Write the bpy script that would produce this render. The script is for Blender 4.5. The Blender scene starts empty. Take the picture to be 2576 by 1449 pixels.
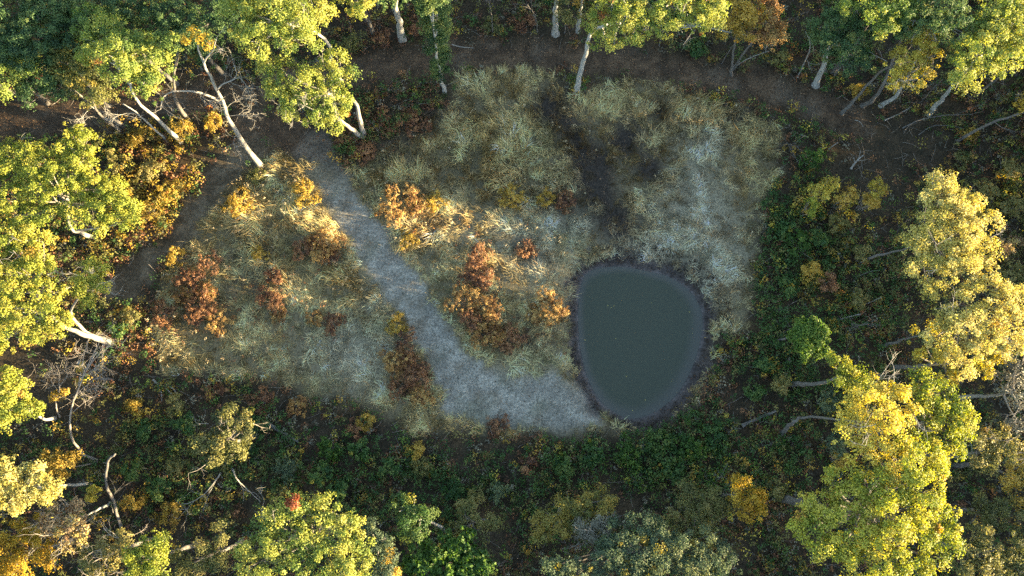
import bpy, math
import numpy as np
from mathutils import Vector

scene = bpy.context.scene
COL = scene.collection

# ------------------------------------------------------------------ camera
CAM_H, PITCH, FOCAL = 60.0, math.radians(11.5), 1803.0 / 2576.0
cam_data = bpy.data.cameras.new("camera")
cam_data.sensor_width = 36.0
cam_data.lens = 36.0 * FOCAL
cam_data.clip_start = 0.5
cam_data.clip_end = 2000.0
cam = bpy.data.objects.new("camera", cam_data)
cam.location = (0, 0, CAM_H)
cam.rotation_euler = (PITCH, 0, 0)
COL.objects.link(cam)
scene.camera = cam

# ------------------------------------------------------------------ sky, sun, exposure
SUN_EL, SUN_AZ = math.radians(8.0), math.radians(-11.0)      # azimuth measured from +X towards +Y
world = bpy.data.worlds.new("World")
scene.world = world
world.use_nodes = True
wn = world.node_tree
bg = wn.nodes["Background"]
sky = wn.nodes.new("ShaderNodeTexSky")
sky.sky_type = 'NISHITA'
sky.sun_disc = False
sky.sun_elevation = SUN_EL
sky.sun_rotation = math.pi / 2 - SUN_AZ
sky.air_density = 1.0
sky.dust_density = 0.5
sky.ozone_density = 1.0
wn.links.new(sky.outputs[0], bg.inputs[0])
bg.inputs[1].default_value = 0.125
sun_data = bpy.data.lights.new("sun", 'SUN')
sun_data.energy = 5.0
sun_data.angle = math.radians(0.6)
sun_data.color = (1.0, 0.80, 0.46)
sun = bpy.data.objects.new("sun", sun_data)
S = Vector((math.cos(SUN_EL) * math.cos(SUN_AZ), math.cos(SUN_EL) * math.sin(SUN_AZ), math.sin(SUN_EL)))
sun.rotation_euler = S.to_track_quat('Z', 'Y').to_euler()
sun.location = (60, 0, 40)
COL.objects.link(sun)
scene.view_settings.view_transform = 'Standard'
scene.view_settings.look = 'None'
scene.view_settings.gamma = 1.0
scene.view_settings.use_curve_mapping = False
scene.view_settings.exposure = 3.25
scene.cycles.max_bounces = 6
scene.cycles.diffuse_bounces = 3
scene.cycles.transmission_bounces = 4
scene.cycles.use_denoising = False

# ------------------------------------------------------------------ helpers
_c, _s = math.cos(PITCH), math.sin(PITCH)
_F = 1803.0


def P(u, v, z=0.0):
    """A point of the place at height z on the sight line through a point of the photo (2576 wide)."""
    dx, dy = (u - 1288.0) / _F, (724.5 - v) / _F
    t = (CAM_H - z) / (_c - dy * _s)
    return np.array([dx * t, (dy * _c + _s) * t, z])


def depth(u, v, z=0.0):
    dy = (724.5 - v) / _F
    return (CAM_H - z) / (_c - dy * _s)


def to_px(x, y, z=0.0):
    """Arrays of ground points to photo coordinates (for laying out which plants grow where)."""
    zz = CAM_H - z
    yc = y * _c - zz * _s
    d = zz * _c + y * _s
    return 1288.0 + _F * x / d, 724.5 - _F * yc / d


def rngs(seed):
    return np.random.default_rng(seed)


def vnoise(x, y, scale, seed=0):
    """Smooth value noise 0..1."""
    x = np.asarray(x, float) / scale
    y = np.asarray(y, float) / scale
    xi, yi = np.floor(x).astype(np.int64), np.floor(y).astype(np.int64)
    fx, fy = x - xi, y - yi
    fx, fy = fx * fx * (3 - 2 * fx), fy * fy * (3 - 2 * fy)

    def h(a, b):
        n = (a * 374761393 + b * 668265263 + seed * 982451653) & 0x7FFFFFFF
        n = ((n ^ (n >> 13)) * 1274126177) & 0x7FFFFFFF
        n = n ^ (n >> 16)
        return (n & 0xFFFF) / 65535.0
    return (h(xi, yi) * (1 - fx) + h(xi + 1, yi) * fx) * (1 - fy) + (h(xi, yi + 1) * (1 - fx) + h(xi + 1, yi + 1) * fx) * fy


def fbm(x, y, scale, seed=0, octaves=3):
    t, a, w = 0, 1.0, 0
    for o in range(octaves):
        t = t + a * vnoise(x, y, scale / 2 ** o, seed + o * 17)
        w += a
        a *= 0.55
    return t / w


def seg_dist(x, y, pts, closed=False):
    d = np.full(np.shape(x), 1e9)
    n = len(pts)
    for i in range(n if closed else n - 1):
        ax, ay = pts[i][:2]
        bx, by = pts[(i + 1) % n][:2]
        ux, uy = bx - ax, by - ay
        t = np.clip(((x - ax) * ux + (y - ay) * uy) / (ux * ux + uy * uy + 1e-9), 0, 1)
        d = np.minimum(d, np.hypot(x - ax - t * ux, y - ay - t * uy))
    return d


def inside(x, y, pts):
    c = np.zeros(np.shape(x), bool)
    n = len(pts)
    for i in range(n):
        ax, ay = pts[i][:2]
        bx, by = pts[(i + 1) % n][:2]
        if ay == by:
            continue
        c ^= ((ay > y) != (by > y)) & (x < (bx - ax) * (y - ay) / (by - ay) + ax)
    return c


def sdf(x, y, pts):
    d = seg_dist(x, y, pts, True)
    return np.where(inside(x, y, pts), -d, d)


def smooth(e0, e1, x):
    t = np.clip((x - e0) / (e1 - e0), 0, 1)
    return t * t * (3 - 2 * t)


def ground_poly(px):
    return [tuple(P(u, v, 0)[:2]) for u, v in px]


def new_mesh(name, V, F, tint=None, color=None, mat=None, smooth_shade=False):
    """One mesh from numpy arrays; F is (n,3) or (n,4)."""
    me = bpy.data.meshes.new(name)
    V = np.ascontiguousarray(V, np.float32)
    F = np.ascontiguousarray(F, np.int32)
    k = F.shape[1]
    me.vertices.add(len(V))
    me.vertices.foreach_set("co", V.ravel())
    me.loops.add(F.size)
    me.loops.foreach_set("vertex_index", F.ravel())
    me.polygons.add(len(F))
    me.polygons.foreach_set("loop_start", np.arange(0, F.size, k, dtype=np.int32))
    me.polygons.foreach_set("loop_total", np.full(len(F), k, np.int32))
    if smooth_shade:
        me.polygons.foreach_set("use_smooth", np.ones(len(F), bool))
    if tint is not None:
        a = me.attributes.new("tint", 'FLOAT', 'POINT')
        a.data.foreach_set("value", np.ascontiguousarray(tint, np.float32))
    if color is not None:
        a = me.attributes.new("albedo", 'FLOAT_COLOR', 'POINT')
        rgba = np.ones((len(V), 4), np.float32)
        rgba[:, :3] = color
        a.data.foreach_set("color", rgba.ravel())
    me.update(calc_edges=True)
    me.validate()
    if mat:
        me.materials.append(mat)
    return me


def link(name, data, parent=None, loc=None):
    o = bpy.data.objects.new(name, data)
    COL.objects.link(o)
    if parent is not None:
        o.parent = parent
    if loc is not None:
        o.location = loc
    return o


def tag(o, label=None, cat=None, group=None, kind=None):
    if label:
        o["label"] = label
    if cat:
        o["category"] = cat
    if group:
        o["group"] = group
    if kind:
        o["kind"] = kind
    return o


def thing(name, loc, label, cat, group=None):
    o = link(name, None, loc=tuple(loc))
    return tag(o, label, cat, group)


# ------------------------------------------------------------------ materials
def _nodes(name):
    m = bpy.data.materials.new(name)
    m.use_nodes = True
    nt = m.node_tree
    nt.nodes.clear()
    out = nt.nodes.new("ShaderNodeOutputMaterial")
    return m, nt, out


def ramp(nt, stops):
    r = nt.nodes.new("ShaderNodeValToRGB")
    e = r.color_ramp.elements
    while len(e) < len(stops):
        e.new(0.5)
    for k, (p, col) in enumerate(stops):
        e[k].position = p
        e[k].color = (*col, 1)
    return r


def leaf_mat(name, cols, trans=0.40, accent=None):
    """Leaves: each leaf carries its own tint, read through the species' colours."""
    m, nt, out = _nodes(name)
    at = nt.nodes.new("ShaderNodeAttribute")
    at.attribute_name = "tint"
    n = len(cols)
    stops = [(0.9 * i / (n - 1), c) for i, c in enumerate(cols)]
    if accent:
        stops += [(0.95, cols[-1]), (0.97, accent)]
    r = ramp(nt, stops)
    nt.links.new(at.outputs["Fac"], r.inputs[0])
    pb = nt.nodes.new("ShaderNodeBsdfPrincipled")
    pb.inputs["Roughness"].default_value = 0.55
    pb.inputs["Specular IOR Level"].default_value = 0.25
    nt.links.new(r.outputs[0], pb.inputs["Base Color"])
    tr = nt.nodes.new("ShaderNodeBsdfTranslucent")
    hs = nt.nodes.new("ShaderNodeHueSaturation")
    hs.inputs["Saturation"].default_value = 1.15
    hs.inputs["Value"].default_value = 1.25
    nt.links.new(r.outputs[0], hs.inputs["Color"])
    nt.links.new(hs.outputs[0], tr.inputs[0])
    mx = nt.nodes.new("ShaderNodeMixShader")
    mx.inputs[0].default_value = trans
    nt.links.new(pb.outputs[0], mx.inputs[1])
    nt.links.new(tr.outputs[0], mx.inputs[2])
    nt.links.new(mx.outputs[0], out.inputs[0])
    return m


def bark_mat(name, dark, light, moss=None):
    m, nt, out = _nodes(name)
    tc = nt.nodes.new("ShaderNodeTexCoord")
    mp = nt.nodes.new("ShaderNodeMapping")
    mp.inputs["Scale"].default_value = (6, 6, 1.2)
    nz = nt.nodes.new("ShaderNodeTexNoise")
    nz.inputs["Scale"].default_value = 2.5
    nz.inputs["Detail"].default_value = 6
    r = ramp(nt, [(0.3, dark), (0.62, light)])
    pb = nt.nodes.new("ShaderNodeBsdfPrincipled")
    pb.inputs["Roughness"].default_value = 0.9
    pb.inputs["Specular IOR Level"].default_value = 0.15
    bp = nt.nodes.new("ShaderNodeBump")
    bp.inputs["Strength"].default_value = 0.6
    bp.inputs["Distance"].default_value = 0.03
    L = nt.links.new
    L(tc.outputs["Object"], mp.inputs[0])
    L(mp.outputs[0], nz.inputs[0])
    L(nz.outputs[0], r.inputs[0])
    L(r.outputs[0], pb.inputs["Base Color"])
    L(nz.outputs[0], bp.inputs["Height"])
    L(bp.outputs[0], pb.inputs["Normal"])
    L(pb.outputs[0], out.inputs[0])
    return m


LEAF = {
    'oak_green_shade': leaf_mat('oak_leaf_green_shade', [(.028, .056, .022), (.050, .092, .032), (.08, .125, .038), (.13, .155, .045)], accent=(.28, .13, .03)),  # dark green, taken darker to stand in for shade on the upper left wood
    'oak_lime': leaf_mat('oak_leaf_lime', [(.075, .12, .026), (.165, .208, .04), (.28, .292, .055), (.38, .355, .078)], accent=(.38, .15, .05)),
    'oak_olive': leaf_mat('oak_leaf_olive', [(.06, .07, .022), (.11, .115, .03), (.18, .165, .04), (.25, .19, .04)], accent=(.33, .15, .03)),
    'yellowgreen': leaf_mat('leaf_yellow_green', [(.12, .155, .022), (.22, .24, .034), (.32, .31, .045), (.40, .345, .06)], accent=(.36, .22, .04)),
    'gold': leaf_mat('leaf_gold', [(.24, .185, .03), (.38, .30, .05), (.48, .39, .06), (.52, .43, .09)], accent=(.42, .20, .04)),
    'buff': leaf_mat('leaf_buff', [(.24, .20, .045), (.36, .30, .07), (.47, .39, .10), (.54, .45, .16)], accent=(.42, .25, .05)),
    'olive': leaf_mat('leaf_olive', [(.07, .075, .026), (.12, .12, .036), (.18, .165, .05), (.24, .20, .07)], accent=(.30, .18, .03)),
    'ochre': leaf_mat('leaf_ochre', [(.16, .105, .020), (.27, .18, .03), (.38, .25, .042), (.46, .32, .07)], accent=(.35, .13, .03)),  # lightened so the brush in the left sun patch looks sunlit
    'orange': leaf_mat('leaf_orange', [(.25, .15, .015), (.35, .22, .02), (.43, .28, .03), (.48, .33, .05)]),
    'rust': leaf_mat('leaf_rust', [(.10, .046, .016), (.20, .098, .03), (.32, .175, .05), (.40, .25, .08)], trans=0.2),
    'redbrown': leaf_mat('leaf_red_brown', [(.07, .032, .018), (.13, .058, .028), (.18, .08, .034), (.26, .13, .055)], trans=0.2),
    'dusty': leaf_mat('leaf_dusty', [(.048, .072, .040), (.075, .105, .055), (.11, .14, .068), (.16, .175, .075)], accent=(.3, .24, .05)),
    'vivid': leaf_mat('leaf_vivid', [(.034, .072, .012), (.055, .105, .017), (.082, .142, .024), (.125, .18, .03)]),
    'fern': leaf_mat('leaf_fern', [(.022, .055, .016), (.04, .085, .022), (.06, .115, .03), (.10, .14, .035)], accent=(.22, .2, .03)),
    'pink': leaf_mat('leaf_pinkish', [(.20, .12, .06), (.29, .19, .10), (.36, .26, .13), (.42, .31, .10)], accent=(.42, .18, .05)),
    'grey': leaf_mat('leaf_grey', [(.07, .065, .045), (.11, .10, .07), (.16, .145, .10), (.22, .20, .13)], trans=.15),
}
BARK = {
    'pale': bark_mat('bark_pale', (.13, .12, .105), (.34, .32, .285)),
    'grey': bark_mat('bark_grey', (.05, .044, .038), (.14, .125, .11)),
    'dead': bark_mat('dead_wood', (.10, .088, .074), (.27, .245, .21)),
    'twig': bark_mat('twig_bark', (.11, .09, .07), (.27, .23, .19)),
}


def albedo_mat(name, grain, bump, rough=0.95, var=0.6):
    m, nt, out = _nodes(name)
    at = nt.nodes.new("ShaderNodeAttribute")
    at.attribute_name = "albedo"
    tc = nt.nodes.new("ShaderNodeTexCoord")
    nz = nt.nodes.new("ShaderNodeTexNoise")
    nz.inputs["Scale"].default_value = grain
    nz.inputs["Detail"].default_value = 8
    nz.inputs["Roughness"].default_value = 0.7
    mr = nt.nodes.new("ShaderNodeMapRange")
    mr.inputs[1].default_value = 0.3
    mr.inputs[2].default_value = 0.7
    mr.inputs[3].default_value = 1 - var
    mr.inputs[4].default_value = 1 + var
    mu = nt.nodes.new("ShaderNodeVectorMath")
    mu.operation = 'SCALE'
    pb = nt.nodes.new("ShaderNodeBsdfPrincipled")
    pb.inputs["Roughness"].default_value = rough
    pb.inputs["Specular IOR Level"].default_value = 0.1
    bp = nt.nodes.new("ShaderNodeBump")
    bp.inputs["Strength"].default_value = 0.8
    bp.inputs["Distance"].default_value = bump
    L = nt.links.new
    L(tc.outputs["Object"], nz.inputs[0])
    L(nz.outputs[0], mr.inputs[0])
    L(at.outputs["Color"], mu.inputs[0])
    L(mr.outputs[0], mu.inputs["Scale"])
    L(mu.outputs[0], pb.inputs["Base Color"])
    L(nz.outputs[0], bp.inputs["Height"])
    L(bp.outputs[0], pb.inputs["Normal"])
    L(pb.outputs[0], out.inputs[0])
    return m


MAT_GROUND = albedo_mat('ground_soil_thatch', 5.0, 0.06)


def blade_mat(name):
    m, nt, out = _nodes(name)
    at = nt.nodes.new("ShaderNodeAttribute")
    at.attribute_name = "albedo"
    df = nt.nodes.new("ShaderNodeBsdfDiffuse")
    tr = nt.nodes.new("ShaderNodeBsdfTranslucent")
    mx = nt.nodes.new("ShaderNodeMixShader")
    mx.inputs[0].default_value = 0.25
    L = nt.links.new
    L(at.outputs["Color"], df.inputs[0])
    L(at.outputs["Color"], tr.inputs[0])
    L(df.outputs[0], mx.inputs[1])
    L(tr.outputs[0], mx.inputs[2])
    L(mx.outputs[0], out.inputs[0])
    return m


MAT_BLADE = blade_mat('dry_grass_blades')


def water_mat():
    m, nt, out = _nodes('murky_water')
    at = nt.nodes.new("ShaderNodeAttribute")
    at.attribute_name = "albedo"
    tc = nt.nodes.new("ShaderNodeTexCoord")
    nz = nt.nodes.new("ShaderNodeTexNoise")
    nz.inputs["Scale"].default_value = 3.0
    nz.inputs["Detail"].default_value = 3
    bp = nt.nodes.new("ShaderNodeBump")
    bp.inputs["Strength"].default_value = 0.02
    bp.inputs["Distance"].default_value = 0.02
    pb = nt.nodes.new("ShaderNodeBsdfPrincipled")
    pb.inputs["Roughness"].default_value = 0.12
    pb.inputs["IOR"].default_value = 1.33
    L = nt.links.new
    L(tc.outputs["Object"], nz.inputs[0])
    L(nz.outputs[0], bp.inputs["Height"])
    L(bp.outputs[0], pb.inputs["Normal"])
    L(at.outputs["Color"], pb.inputs["Base Color"])
    L(pb.outputs[0], out.inputs[0])
    return m


MAT_WATER = water_mat()

# ------------------------------------------------------------------ layout of the clearing (photo coordinates, laid on the ground)
POND = ground_poly([(1341.7 + a * .3704, 587 + b * .3704) for a, b in [
    (340, 330), (370, 270), (430, 237), (520, 222), (620, 222), (730, 240), (830, 262), (920, 285), (1000, 330), (1070, 385),
    (1120, 450), (1150, 530), (1158, 620), (1142, 720), (1118, 820), (1085, 910), (1040, 1000), (980, 1090), (900, 1160),
    (820, 1210), (720, 1245), (640, 1243), (560, 1205), (480, 1145), (420, 1060), (375, 960), (345, 850), (325, 730),
    (315, 600), (318, 470), (326, 390)]])
TRACK = [(790, 370), (815, 430), (855, 500), (905, 575), (960, 650), (1015, 725), (1065, 800), (1105, 870), (1140, 940), (1175, 990), (1240, 1015), (1330, 1025), (1420, 1025), (1480, 1015)]
TRACK_G = ground_poly(TRACK)
LANDING = ground_poly([(1120, 900), (1200, 915), (1290, 965), (1400, 960), (1480, 985), (1510, 1065), (1400, 1075), (1200, 1062), (1120, 1030)])
SIDE = ground_poly([(640, 370), (590, 410), (540, 470), (500, 540), (440, 610), (360, 680), (300, 730)])
ROAD = ground_poly([(-300, 330), (0, 318), (150, 300), (330, 275), (500, 255), (650, 235), (800, 205), (950, 165), (1100, 145), (1300, 138), (1500, 145), (1700, 175), (1900, 215), (2050, 265), (2150, 310)])
ROAD2 = ground_poly([(620, 300), (700, 330), (790, 370)])
MEADOW = ground_poly([(370, 850), (400, 740), (460, 630), (520, 540), (560, 470), (640, 430), (700, 390), (770, 390), (870, 480), (900, 400), (1000, 360), (1060, 300), (1150, 260), (1170, 190), (1270, 170), (1370, 175), (1430, 240),
                      (1530, 215), (1640, 205), (1760, 240), (1870, 280), (1960, 330), (1950, 420), (1915, 520), (1905, 640), (1900, 740), (1860, 830), (1800, 850),
                      (1740, 1000), (1600, 1080), (1500, 1090), (1350, 1085), (1200, 1085), (1050, 1070), (900, 1020), (760, 970), (640, 960), (520, 930), (430, 930)])


def blobs(u, v, lst):
    """Sum of soft elliptical patches in photo coordinates."""
    t = np.zeros(np.shape(u))
    for bu, bv, ru, rv, w in lst:
        t = t + w * np.exp(-(((u - bu) / ru) ** 2 + ((v - bv) / rv) ** 2))
    return t


PALE = [(1740, 500, 100, 150, 1), (1800, 650, 110, 120, 1), (1790, 370, 50, 35, .9), (1620, 640, 120, 50, .8), (880, 880, 120, 80, .9), (1380, 560, 120, 80, .6), (1330, 640, 120, 80, .6), (1090, 580, 100, 90, .5), (960, 720, 60, 120, .5), (1330, 960, 120, 60, .5), (1420, 720, 60, 80, .5), (900, 960, 80, 60, .5), (1480, 560, 60, 60, .3)]
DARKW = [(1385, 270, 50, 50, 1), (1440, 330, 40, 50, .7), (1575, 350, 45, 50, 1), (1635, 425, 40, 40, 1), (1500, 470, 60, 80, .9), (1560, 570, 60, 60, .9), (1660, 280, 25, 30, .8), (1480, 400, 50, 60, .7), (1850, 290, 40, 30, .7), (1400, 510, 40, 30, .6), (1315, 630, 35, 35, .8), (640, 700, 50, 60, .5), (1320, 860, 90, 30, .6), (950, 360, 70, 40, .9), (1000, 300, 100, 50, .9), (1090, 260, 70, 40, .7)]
GREENW = [(1345, 960, 70, 40, .8), (1420, 600, 60, 60, .4), (620, 640, 60, 50, .6), (1300, 300, 80, 80, .3), (700, 640, 60, 60, .4), (1250, 1050, 60, 25, .6), (1480, 1050, 60, 30, .8), (800, 960, 80, 40, .6), (590, 730, 60, 70, .5), (700, 860, 80, 60, .4), (1720, 570, 40, 40, .4), (1330, 400, 100, 60, .3), (700, 420, 80, 40, .4)]
SUNGOLDW = [(610, 530, 70, 60, 1), (770, 490, 70, 40, 1), (770, 560, 60, 40, .9), (1090, 520, 60, 40, .8), (1290, 490, 70, 45, .8), (1240, 420, 120, 70, .4), (660, 620, 50, 40, .8), (1030, 600, 50, 30, .9), (1180, 560, 70, 40, .5), (1260, 770, 40, 45, 1), (1700, 300, 80, 60, .5), (1850, 380, 60, 60, .4), (1000, 790, 30, 40, .9), (1090, 640, 40, 40, .7), (520, 620, 50, 40, .8), (1030, 430, 70, 60, .4)]  # tall tan grass, its colour brightened where the low sun falls


def ground_z(x, y):
    d = sdf(x, y, POND)
    z = 0.10 * (fbm(x, y, 4.0, 3) - 0.5) * 2 + 0.05 * (fbm(x, y, 1.1, 9, 2) - 0.5) * 2
    z = z * smooth(0.2, 2.5, d)
    return z - 0.75 * (1 - smooth(0.0, 2.2, d)) - 0.5 * (1 - smooth(-1.5, -0.05, d))


WATER_Z = -0.72


def gz1(x, y):
    return float(ground_z(np.array([x]), np.array([y]))[0])


# ------------------------------------------------------------------ ground, one sheet to the horizon
def axis(lo, hi, step, far):
    core = np.arange(lo, hi + 1e-6, step)
    out = np.array([2, 5, 10, 20, 40, 80, 160, 320.0, far])
    return np.concatenate([lo - out[::-1], core, hi + out])


def masks(x, y):
    wob = (fbm(x, y, 1.6, 21) - 0.5) * 1.4
    pond = sdf(x, y, POND)
    track = 1 - smooth(1.1, 1.95, seg_dist(x, y, TRACK_G) + wob * .9)
    track = track * (.25 + .75 * smooth(360, 540, to_px(x, y)[1] + wob * 60))
    track = np.maximum(track, 1 - smooth(-0.4, 0.9, sdf(x, y, LANDING) + wob))
    side = (1 - smooth(.4, 2.0, seg_dist(x, y, SIDE) + wob * 1.9)) * .8
    road = np.maximum(1 - smooth(.3, 2.4, seg_dist(x, y, ROAD) + wob * 1.9), 1 - smooth(.9, 2.0, seg_dist(x, y, ROAD2) + wob))
    mead = 1 - smooth(-1.0, 1.0, sdf(x, y, MEADOW) + wob * 1.6)
    bank = 1 - smooth(0.7, 2.0, pond + wob * 1.3)
    return pond, track, side, road, mead, bank


gx, gy = axis(-50, 50, 0.36, 500), axis(-18, 48, 0.36, 500)
GX, GY = np.meshgrid(gx, gy)
x, y = GX.ravel(), GY.ravel()
pond_d, track_m, side_m, road_m, mead_m, bank_m = masks(x, y)
U_, V_ = to_px(x, y)
n1, n2, n3 = fbm(x, y, 2.2, 1), fbm(x, y, .7, 2), fbm(x, y, 6, 5)
c3 = lambda a: np.array(a, float)[None, :]
lerp = lambda a, b, t: a + (b - a) * np.clip(t, 0, 1)[:, None]
col = lerp(np.repeat(c3((.020, .017, .011)), len(x), 0), c3((.050, .036, .022)), n2 * 1.2 - .1)
col = lerp(col, c3((.070, .044, .022)), smooth(.55, .75, n1) * .5)
col = lerp(col, c3((.125, .10, .055)), mead_m)
col = lerp(col, c3((.19, .17, .12)), mead_m * np.clip(blobs(U_, V_, PALE), 0, 1) * .7)
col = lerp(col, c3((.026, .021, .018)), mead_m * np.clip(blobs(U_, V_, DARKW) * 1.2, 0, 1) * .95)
rd = lerp(np.repeat(c3((.042, .029, .019)), len(x), 0), c3((.085, .056, .034)), smooth(.35, .7, n2))
rd = lerp(rd, c3((.10, .085, .065)), smooth(.5, .75, n1) * .35)
col = col + (rd - col) * road_m[:, None]
sd = lerp(np.repeat(c3((.065, .050, .033)), len(x), 0), c3((.14, .112, .076)), smooth(.3, .7, n2))
col = col + (sd - col) * (side_m * .9)[:, None]
tk = lerp(np.repeat(c3((.145, .132, .108)), len(x), 0), c3((.235, .217, .178)), smooth(.3, .75, n2))
tk = lerp(tk, c3((.11, .105, .07)), smooth(.52, .75, n1) * .6)
tk = lerp(tk, c3((.10, .075, .045)), smooth(.6, .8, fbm(x, y, 1.1, 88)) * .5)
col = col + (tk - col) * track_m[:, None]
mud = lerp(np.repeat(c3((.035, .029, .026)), len(x), 0), c3((.075, .06, .055)), n2)
mud = lerp(mud, c3((.11, .10, .095)), (1 - smooth(.0, .45, pond_d)) * .7 * smooth(.3, .6, n2 + .1))
col = col + (mud - col) * bank_m[:, None]
nx, ny = len(gx), len(gy)
idx = np.arange(nx * ny).reshape(ny, nx)
Fq = np.stack([idx[:-1, :-1], idx[:-1, 1:], idx[1:, 1:], idx[1:, :-1]], -1).reshape(-1, 4)
g = link("ground", new_mesh("ground", np.stack([x, y, ground_z(x, y)], 1), Fq, color=np.clip(col, .01, .6), mat=MAT_GROUND, smooth_shade=True))
tag(g, "clearing floor with grey mown track, brown leaf covered lane and dark pond bank", kind="structure")

# pond: a fan of rings, cloudy with silt towards the shore
pc = np.mean(np.array(POND), 0)
ring = np.array(POND)
dense = []
for i in range(len(ring)):
    p0, p1, p2, p3 = ring[i - 1], ring[i], ring[(i + 1) % len(ring)], ring[(i + 2) % len(ring)]
    for t in np.linspace(0, 1, 5)[:-1]:
        dense.append(.5 * ((2 * p1) + (p2 - p0) * t + (2 * p0 - 5 * p1 + 4 * p2 - p3) * t * t + (3 * p1 - p0 - 3 * p2 + p3) * t ** 3))
ring = np.array(dense)
fr = [0.001, .3, .55, .7, .78, .84, .89, .93, .96, .985, 1.015]
Vw = np.concatenate([pc + (ring - pc) * f for f in fr])
m_ = len(ring)
ii = np.arange(m_)
Fw = np.concatenate([np.stack([k * m_ + ii, (k + 1) * m_ + ii, (k + 1) * m_ + (ii + 1) % m_, k * m_ + (ii + 1) % m_], 1) for k in range(len(fr) - 1)])
dw = -sdf(Vw[:, 0], Vw[:, 1], POND)
se = np.clip(.55 + .6 * ((Vw[:, 0] - pc[0]) / 5 - (Vw[:, 1] - pc[1]) / 6), .35, 1.2)       # silt lies widest along the lower right shore
wob = (fbm(Vw[:, 0], Vw[:, 1], 1.2, 31) - .5) * .35
wc = lerp(np.repeat(c3((.056, .054, .044)), len(Vw), 0), c3((.035, .039, .025)), smooth(.0, 1.0, (dw + wob) / (.3 + .8 * se)))
w = link("pond_water", new_mesh("pond_water", np.column_stack([Vw, np.full(len(Vw), WATER_Z)]), Fw, color=wc, mat=MAT_WATER, smooth_shade=True))
tag(w, "still dark teal pond water with a pale silty rim", kind="structure")

# ------------------------------------------------------------------ plant builders
UP = np.array([0, 0, 1.0])


def norm(a):
    return a / (np.linalg.norm(a, axis=-1, keepdims=True) + 1e-9)


def leaf_cards(C, N, size, rng, aspect=.68, fold=.16):
    """Single leaves: each a folded blade of two triangles."""
    n = len(C)
    t = norm(np.cross(N, rng.normal(size=(n, 3))))
    b = np.cross(N, t)
    L = (size * rng.uniform(.65, 1.3, n))[:, None]
    W = L * aspect
    f = N * L * (fold * rng.uniform(.2, 1.8, n))[:, None]
    V = np.stack([C - t * L * .5, C + b * W * .5 + f, C + t * L * .5 - N * L * .12, C - b * W * .5 + f], 1).reshape(-1, 3)
    k = np.arange(n)[:, None] * 4
    F = np.stack([k + 0, k + 1, k + 2, k + 0, k + 2, k + 3], 1).reshape(-1, 3)
    return V, F


def leaf_tris(C, N, size, rng):
    """Small leaves low in the brush: one triangle each."""
    n = len(C)
    t = norm(np.cross(N, rng.normal(size=(n, 3))))
    b = np.cross(N, t)
    L = (size * rng.uniform(.65, 1.3, n))[:, None]
    V = np.stack([C - t * L * .45 + b * L * .45, C - t * L * .45 - b * L * .45, C + t * L * .6], 1).reshape(-1, 3)
    return V, np.arange(3 * n).reshape(-1, 3)


class Geo:
    def __init__(self):
        self.V, self.F, self.T, self.n = [], [], [], 0

    def add(self, V, F, T=None):
        self.V.append(V)
        self.F.append(F + self.n)
        self.T.append(np.zeros(len(V)) if T is None else T)
        self.n += len(V)

    def get(self):
        return np.concatenate(self.V), np.concatenate(self.F), np.concatenate(self.T)


def clump_leaves(geo, cc, rad, m, size, rng, tint0, out=None, accent=0.015, jit=.16, flat=.75, tri=False):
    """Clumps of leaves: cc (k,3) centres with radius rad (k,), about m leaves each."""
    k = len(cc)
    d = norm(rng.normal(size=(k, m, 3)))
    d[..., 2] = np.where(d[..., 2] < -.35, -d[..., 2], d[..., 2])
    rr = rad[:, None, None] * rng.uniform(.35, 1.08, (k, m, 1))
    off = d * rr
    off[..., 2] *= flat
    C = cc[:, None, :] + off
    o = d if out is None else d * .8 + out[:, None, :] * .6
    N = norm(o + rng.normal(size=(k, m, 3)) * .6 + UP * .22)
    T = np.clip(tint0[:, None] + rng.normal(size=(k, m)) * jit * .5, 0, .9)
    T = np.where((rng.random(k) < accent)[:, None], 1.0, T)
    V, F = (leaf_tris if tri else leaf_cards)(C.reshape(-1, 3), N.reshape(-1, 3), size, rng)
    geo.add(V, F, np.repeat(T.ravel(), 3 if tri else 4))


def crown_geo(lobes, rng, size=.15, dens=1.0, leaves=70, clump=.46, tint=.45, spread=.32, accent=.003, flat=.8, tri=False):
    """lobes: (x,y,z,R). Uneven clumps over the upper shell of every lobe, some inside, gaps between."""
    g_ = Geo()
    for (X, Y, Z, R) in lobes:
        k = max(5, int(9.5 * dens * R * R / (clump * clump * 4)))
        d = norm(rng.normal(size=(k, 3)))
        d[:, 2] = np.where(d[:, 2] < -.25, -d[:, 2], d[:, 2])
        rr = R * (1 - .55 * rng.random(k) ** 2.2)
        c_ = np.array([X, Y, Z]) + d * rr[:, None] * np.array([1, 1, flat])
        ls = tint + rng.normal() * spread * .35
        t0 = ls + rng.normal(size=k) * spread * .6
        rad = clump * rng.uniform(.6, 1.25, k)
        # two sizes of clump so that the outline stays ragged
        clump_leaves(g_, c_, rad, leaves, size, rng, t0, out=d, accent=accent, tri=tri)
        k2 = max(3, k // 3)
        d2 = norm(rng.normal(size=(k2, 3)))
        c2 = np.array([X, Y, Z]) + d2 * R * rng.uniform(.95, 1.22, (k2, 1)) * np.array([1, 1, flat])
        clump_leaves(g_, c2, clump * .45 * np.ones(k2), max(6, leaves // 4), size, rng, ls + rng.normal(size=k2) * spread, out=d2, accent=accent, tri=tri)
    return g_


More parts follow.
